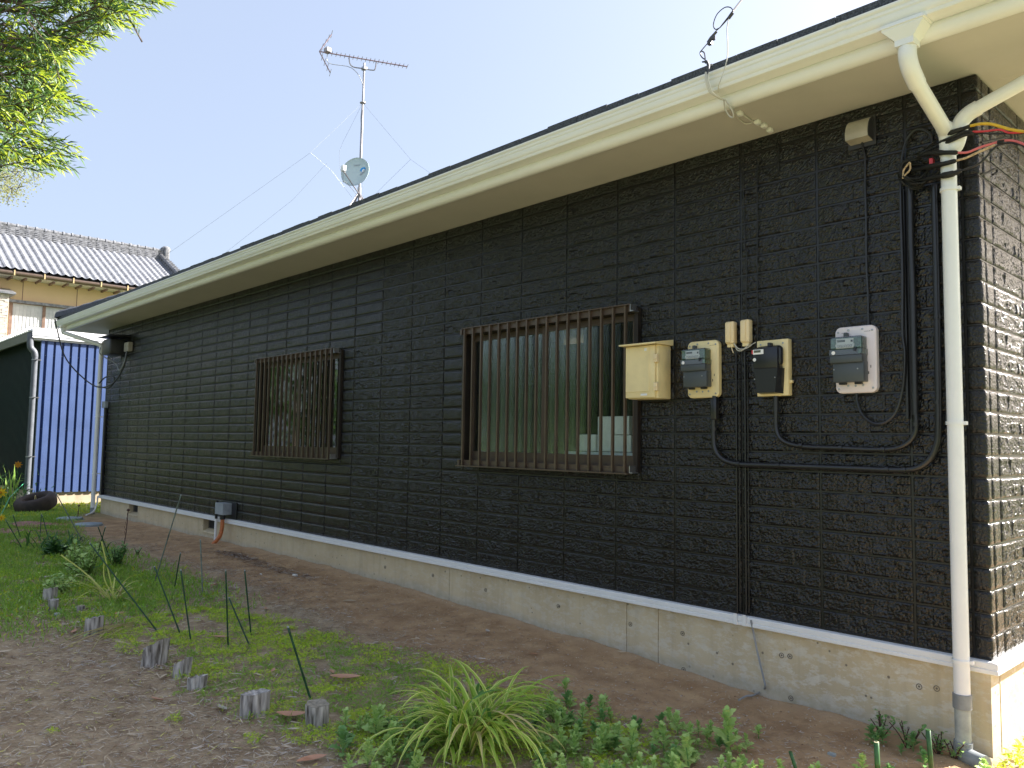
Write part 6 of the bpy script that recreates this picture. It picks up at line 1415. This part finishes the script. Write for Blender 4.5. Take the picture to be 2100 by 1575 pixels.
for k in range(100, len(twigs), 23):
    a_ = twigs[k][0]; m1 = TB+Vector((.1, .3, npr.uniform(2.6, 5.2))); lb_.tube(spl([m1, m1.lerp(a_, .5)+Vector((0, 0, .15)), a_], 4), [.035]*4+[.02]*4+[.007], 6)
lb_.build('branch', 'bark', tree)
# second, paler tree farther away
t2 = thing('pale_tree', 'thin pale leafy branch showing below the yew at the left edge', 'tree', (-15.5, -3.2, -.4))
MB().tube(spl([(-15.5, -3.2, -.5), (-15.4, -3.1, 2), (-15.3, -3.0, 4.6)], 4), [.08]*4+[.06]*4+[.03], 8).build('trunk', 'bark', t2, smooth=True)
V_, F_n = [], []; bi = 0; tb = MB()
for k in range(120):
    u, v = npr.uniform(-80, 92), npr.uniform(338, 412)
    if u > 92-(abs(v-358))*1.3: continue
    p = atd(u, v, npr.uniform(14.5, 16.2)); tb.tube([p, p+Vector((npr.uniform(-.4, -.1), npr.uniform(-.3, .1), npr.uniform(-.15, .25)))], .006, 4, False)
    for j in range(22):
        q = p+Vector((npr.normal(-.08, .13), npr.normal(0, .13), npr.normal(0, .10))); d = Vector((npr.normal(), npr.normal(), npr.normal())).normalized()*.045; s_ = d.orthogonal().normalized()*.014
        V_ += [q, q+d*.5+s_, q+d, q+d*.5-s_]; F_n.append((bi, bi+1, bi+2, bi+3)); bi += 4
np_mesh('foliage', np.array([tuple(q) for q in V_]), np.array(F_n), 'pale_leaf', t2, kind='stuff'); tb.build('branch', 'bark', t2)

# ------------------------------------------------------------------ trees and hedge behind the photographer's left (seen mirrored in the glossy wall)
def leafy(name, lab, c, rx, ry, rz, n, ls, seed, trunk=True, cat='tree'):
    g = np.random.default_rng(seed); t = thing(name, lab, cat, (c[0], c[1], -.45), 'trees along the far side of the yard')
    q = g.normal(0, 1, (n, 3)); q /= np.linalg.norm(q, axis=1)[:, None]; r_ = g.uniform(.55, 1, n)[:, None]**.7; lump = .8+.35*np.sin(q[:, :1]*5+seed)*np.cos(q[:, 2:3]*4)
    P = q*r_*lump*np.array([rx, ry, rz])+np.array(c); tv = [(-.5, 0, 0), (0, -.25, .1), (.5, 0, 0), (0, .25, .1)]
    V, F = scatter(tv, [(0, 1, 2, 3)], P, g.uniform(ls*.6, ls, n), rots(g.uniform(0, 6.28, n), g.uniform(-1.3, 1.3, n), g.uniform(-1, 1, n))); np_mesh('foliage', V, F, 'hedge_leaf', t, kind='stuff')
    MB().tube([(c[0], c[1], -.6), (c[0], c[1], c[2])], [.16, .08], 8).build('trunk', 'bark', t)
for i, (x, y, h_, r_) in enumerate([(-12, -12, 2.2, 2.2), (-16, -12.5, 2.6, 2.6), (-20.5, -12, 3.0, 2.8), (-25, -12.5, 2.6, 2.8), (-30, -12, 3.2, 3.2), (-36, -11, 3.0, 3.4), (-42, -10, 3, 3.6), (-9, -13.5, 1.6, 1.9), (-27, -4.2, 2.6, 2.4), (-31, -1.9, 3.0, 2.6), (-22.5, -5.2, 2.0, 2.0), (-36, -5, 3.4, 3.4)]):
    leafy('hedge_tree', ['round leafy tree', 'broad leafy tree', 'tall leafy tree', 'dense leafy tree', 'dark leafy tree', 'wide leafy tree', 'distant leafy tree', 'low leafy tree', 'bushy leafy tree', 'full leafy tree', 'small leafy tree', 'big leafy tree'][i]+[' across the yard, second in its row', ' across the yard, third in its row', ' across the yard, fourth in its row', ' across the yard, fifth in its row', ' across the yard, sixth in its row', ' across the yard, seventh in its row', ' across the yard, last in its row', ' across the yard, first in its row', ' before the shed front, middle of three', ' beyond the shed front, near the tan house', ' before the shed front, nearest the yew', ' before the shed front, farthest away'][i], (x, y, h_), r_, 1.8, h_*.95, 2600, .34, 60+i)

# custom helper keys are only for building
for o in bpy.data.objects:
    if '_o' in o.keys(): del o['_o']
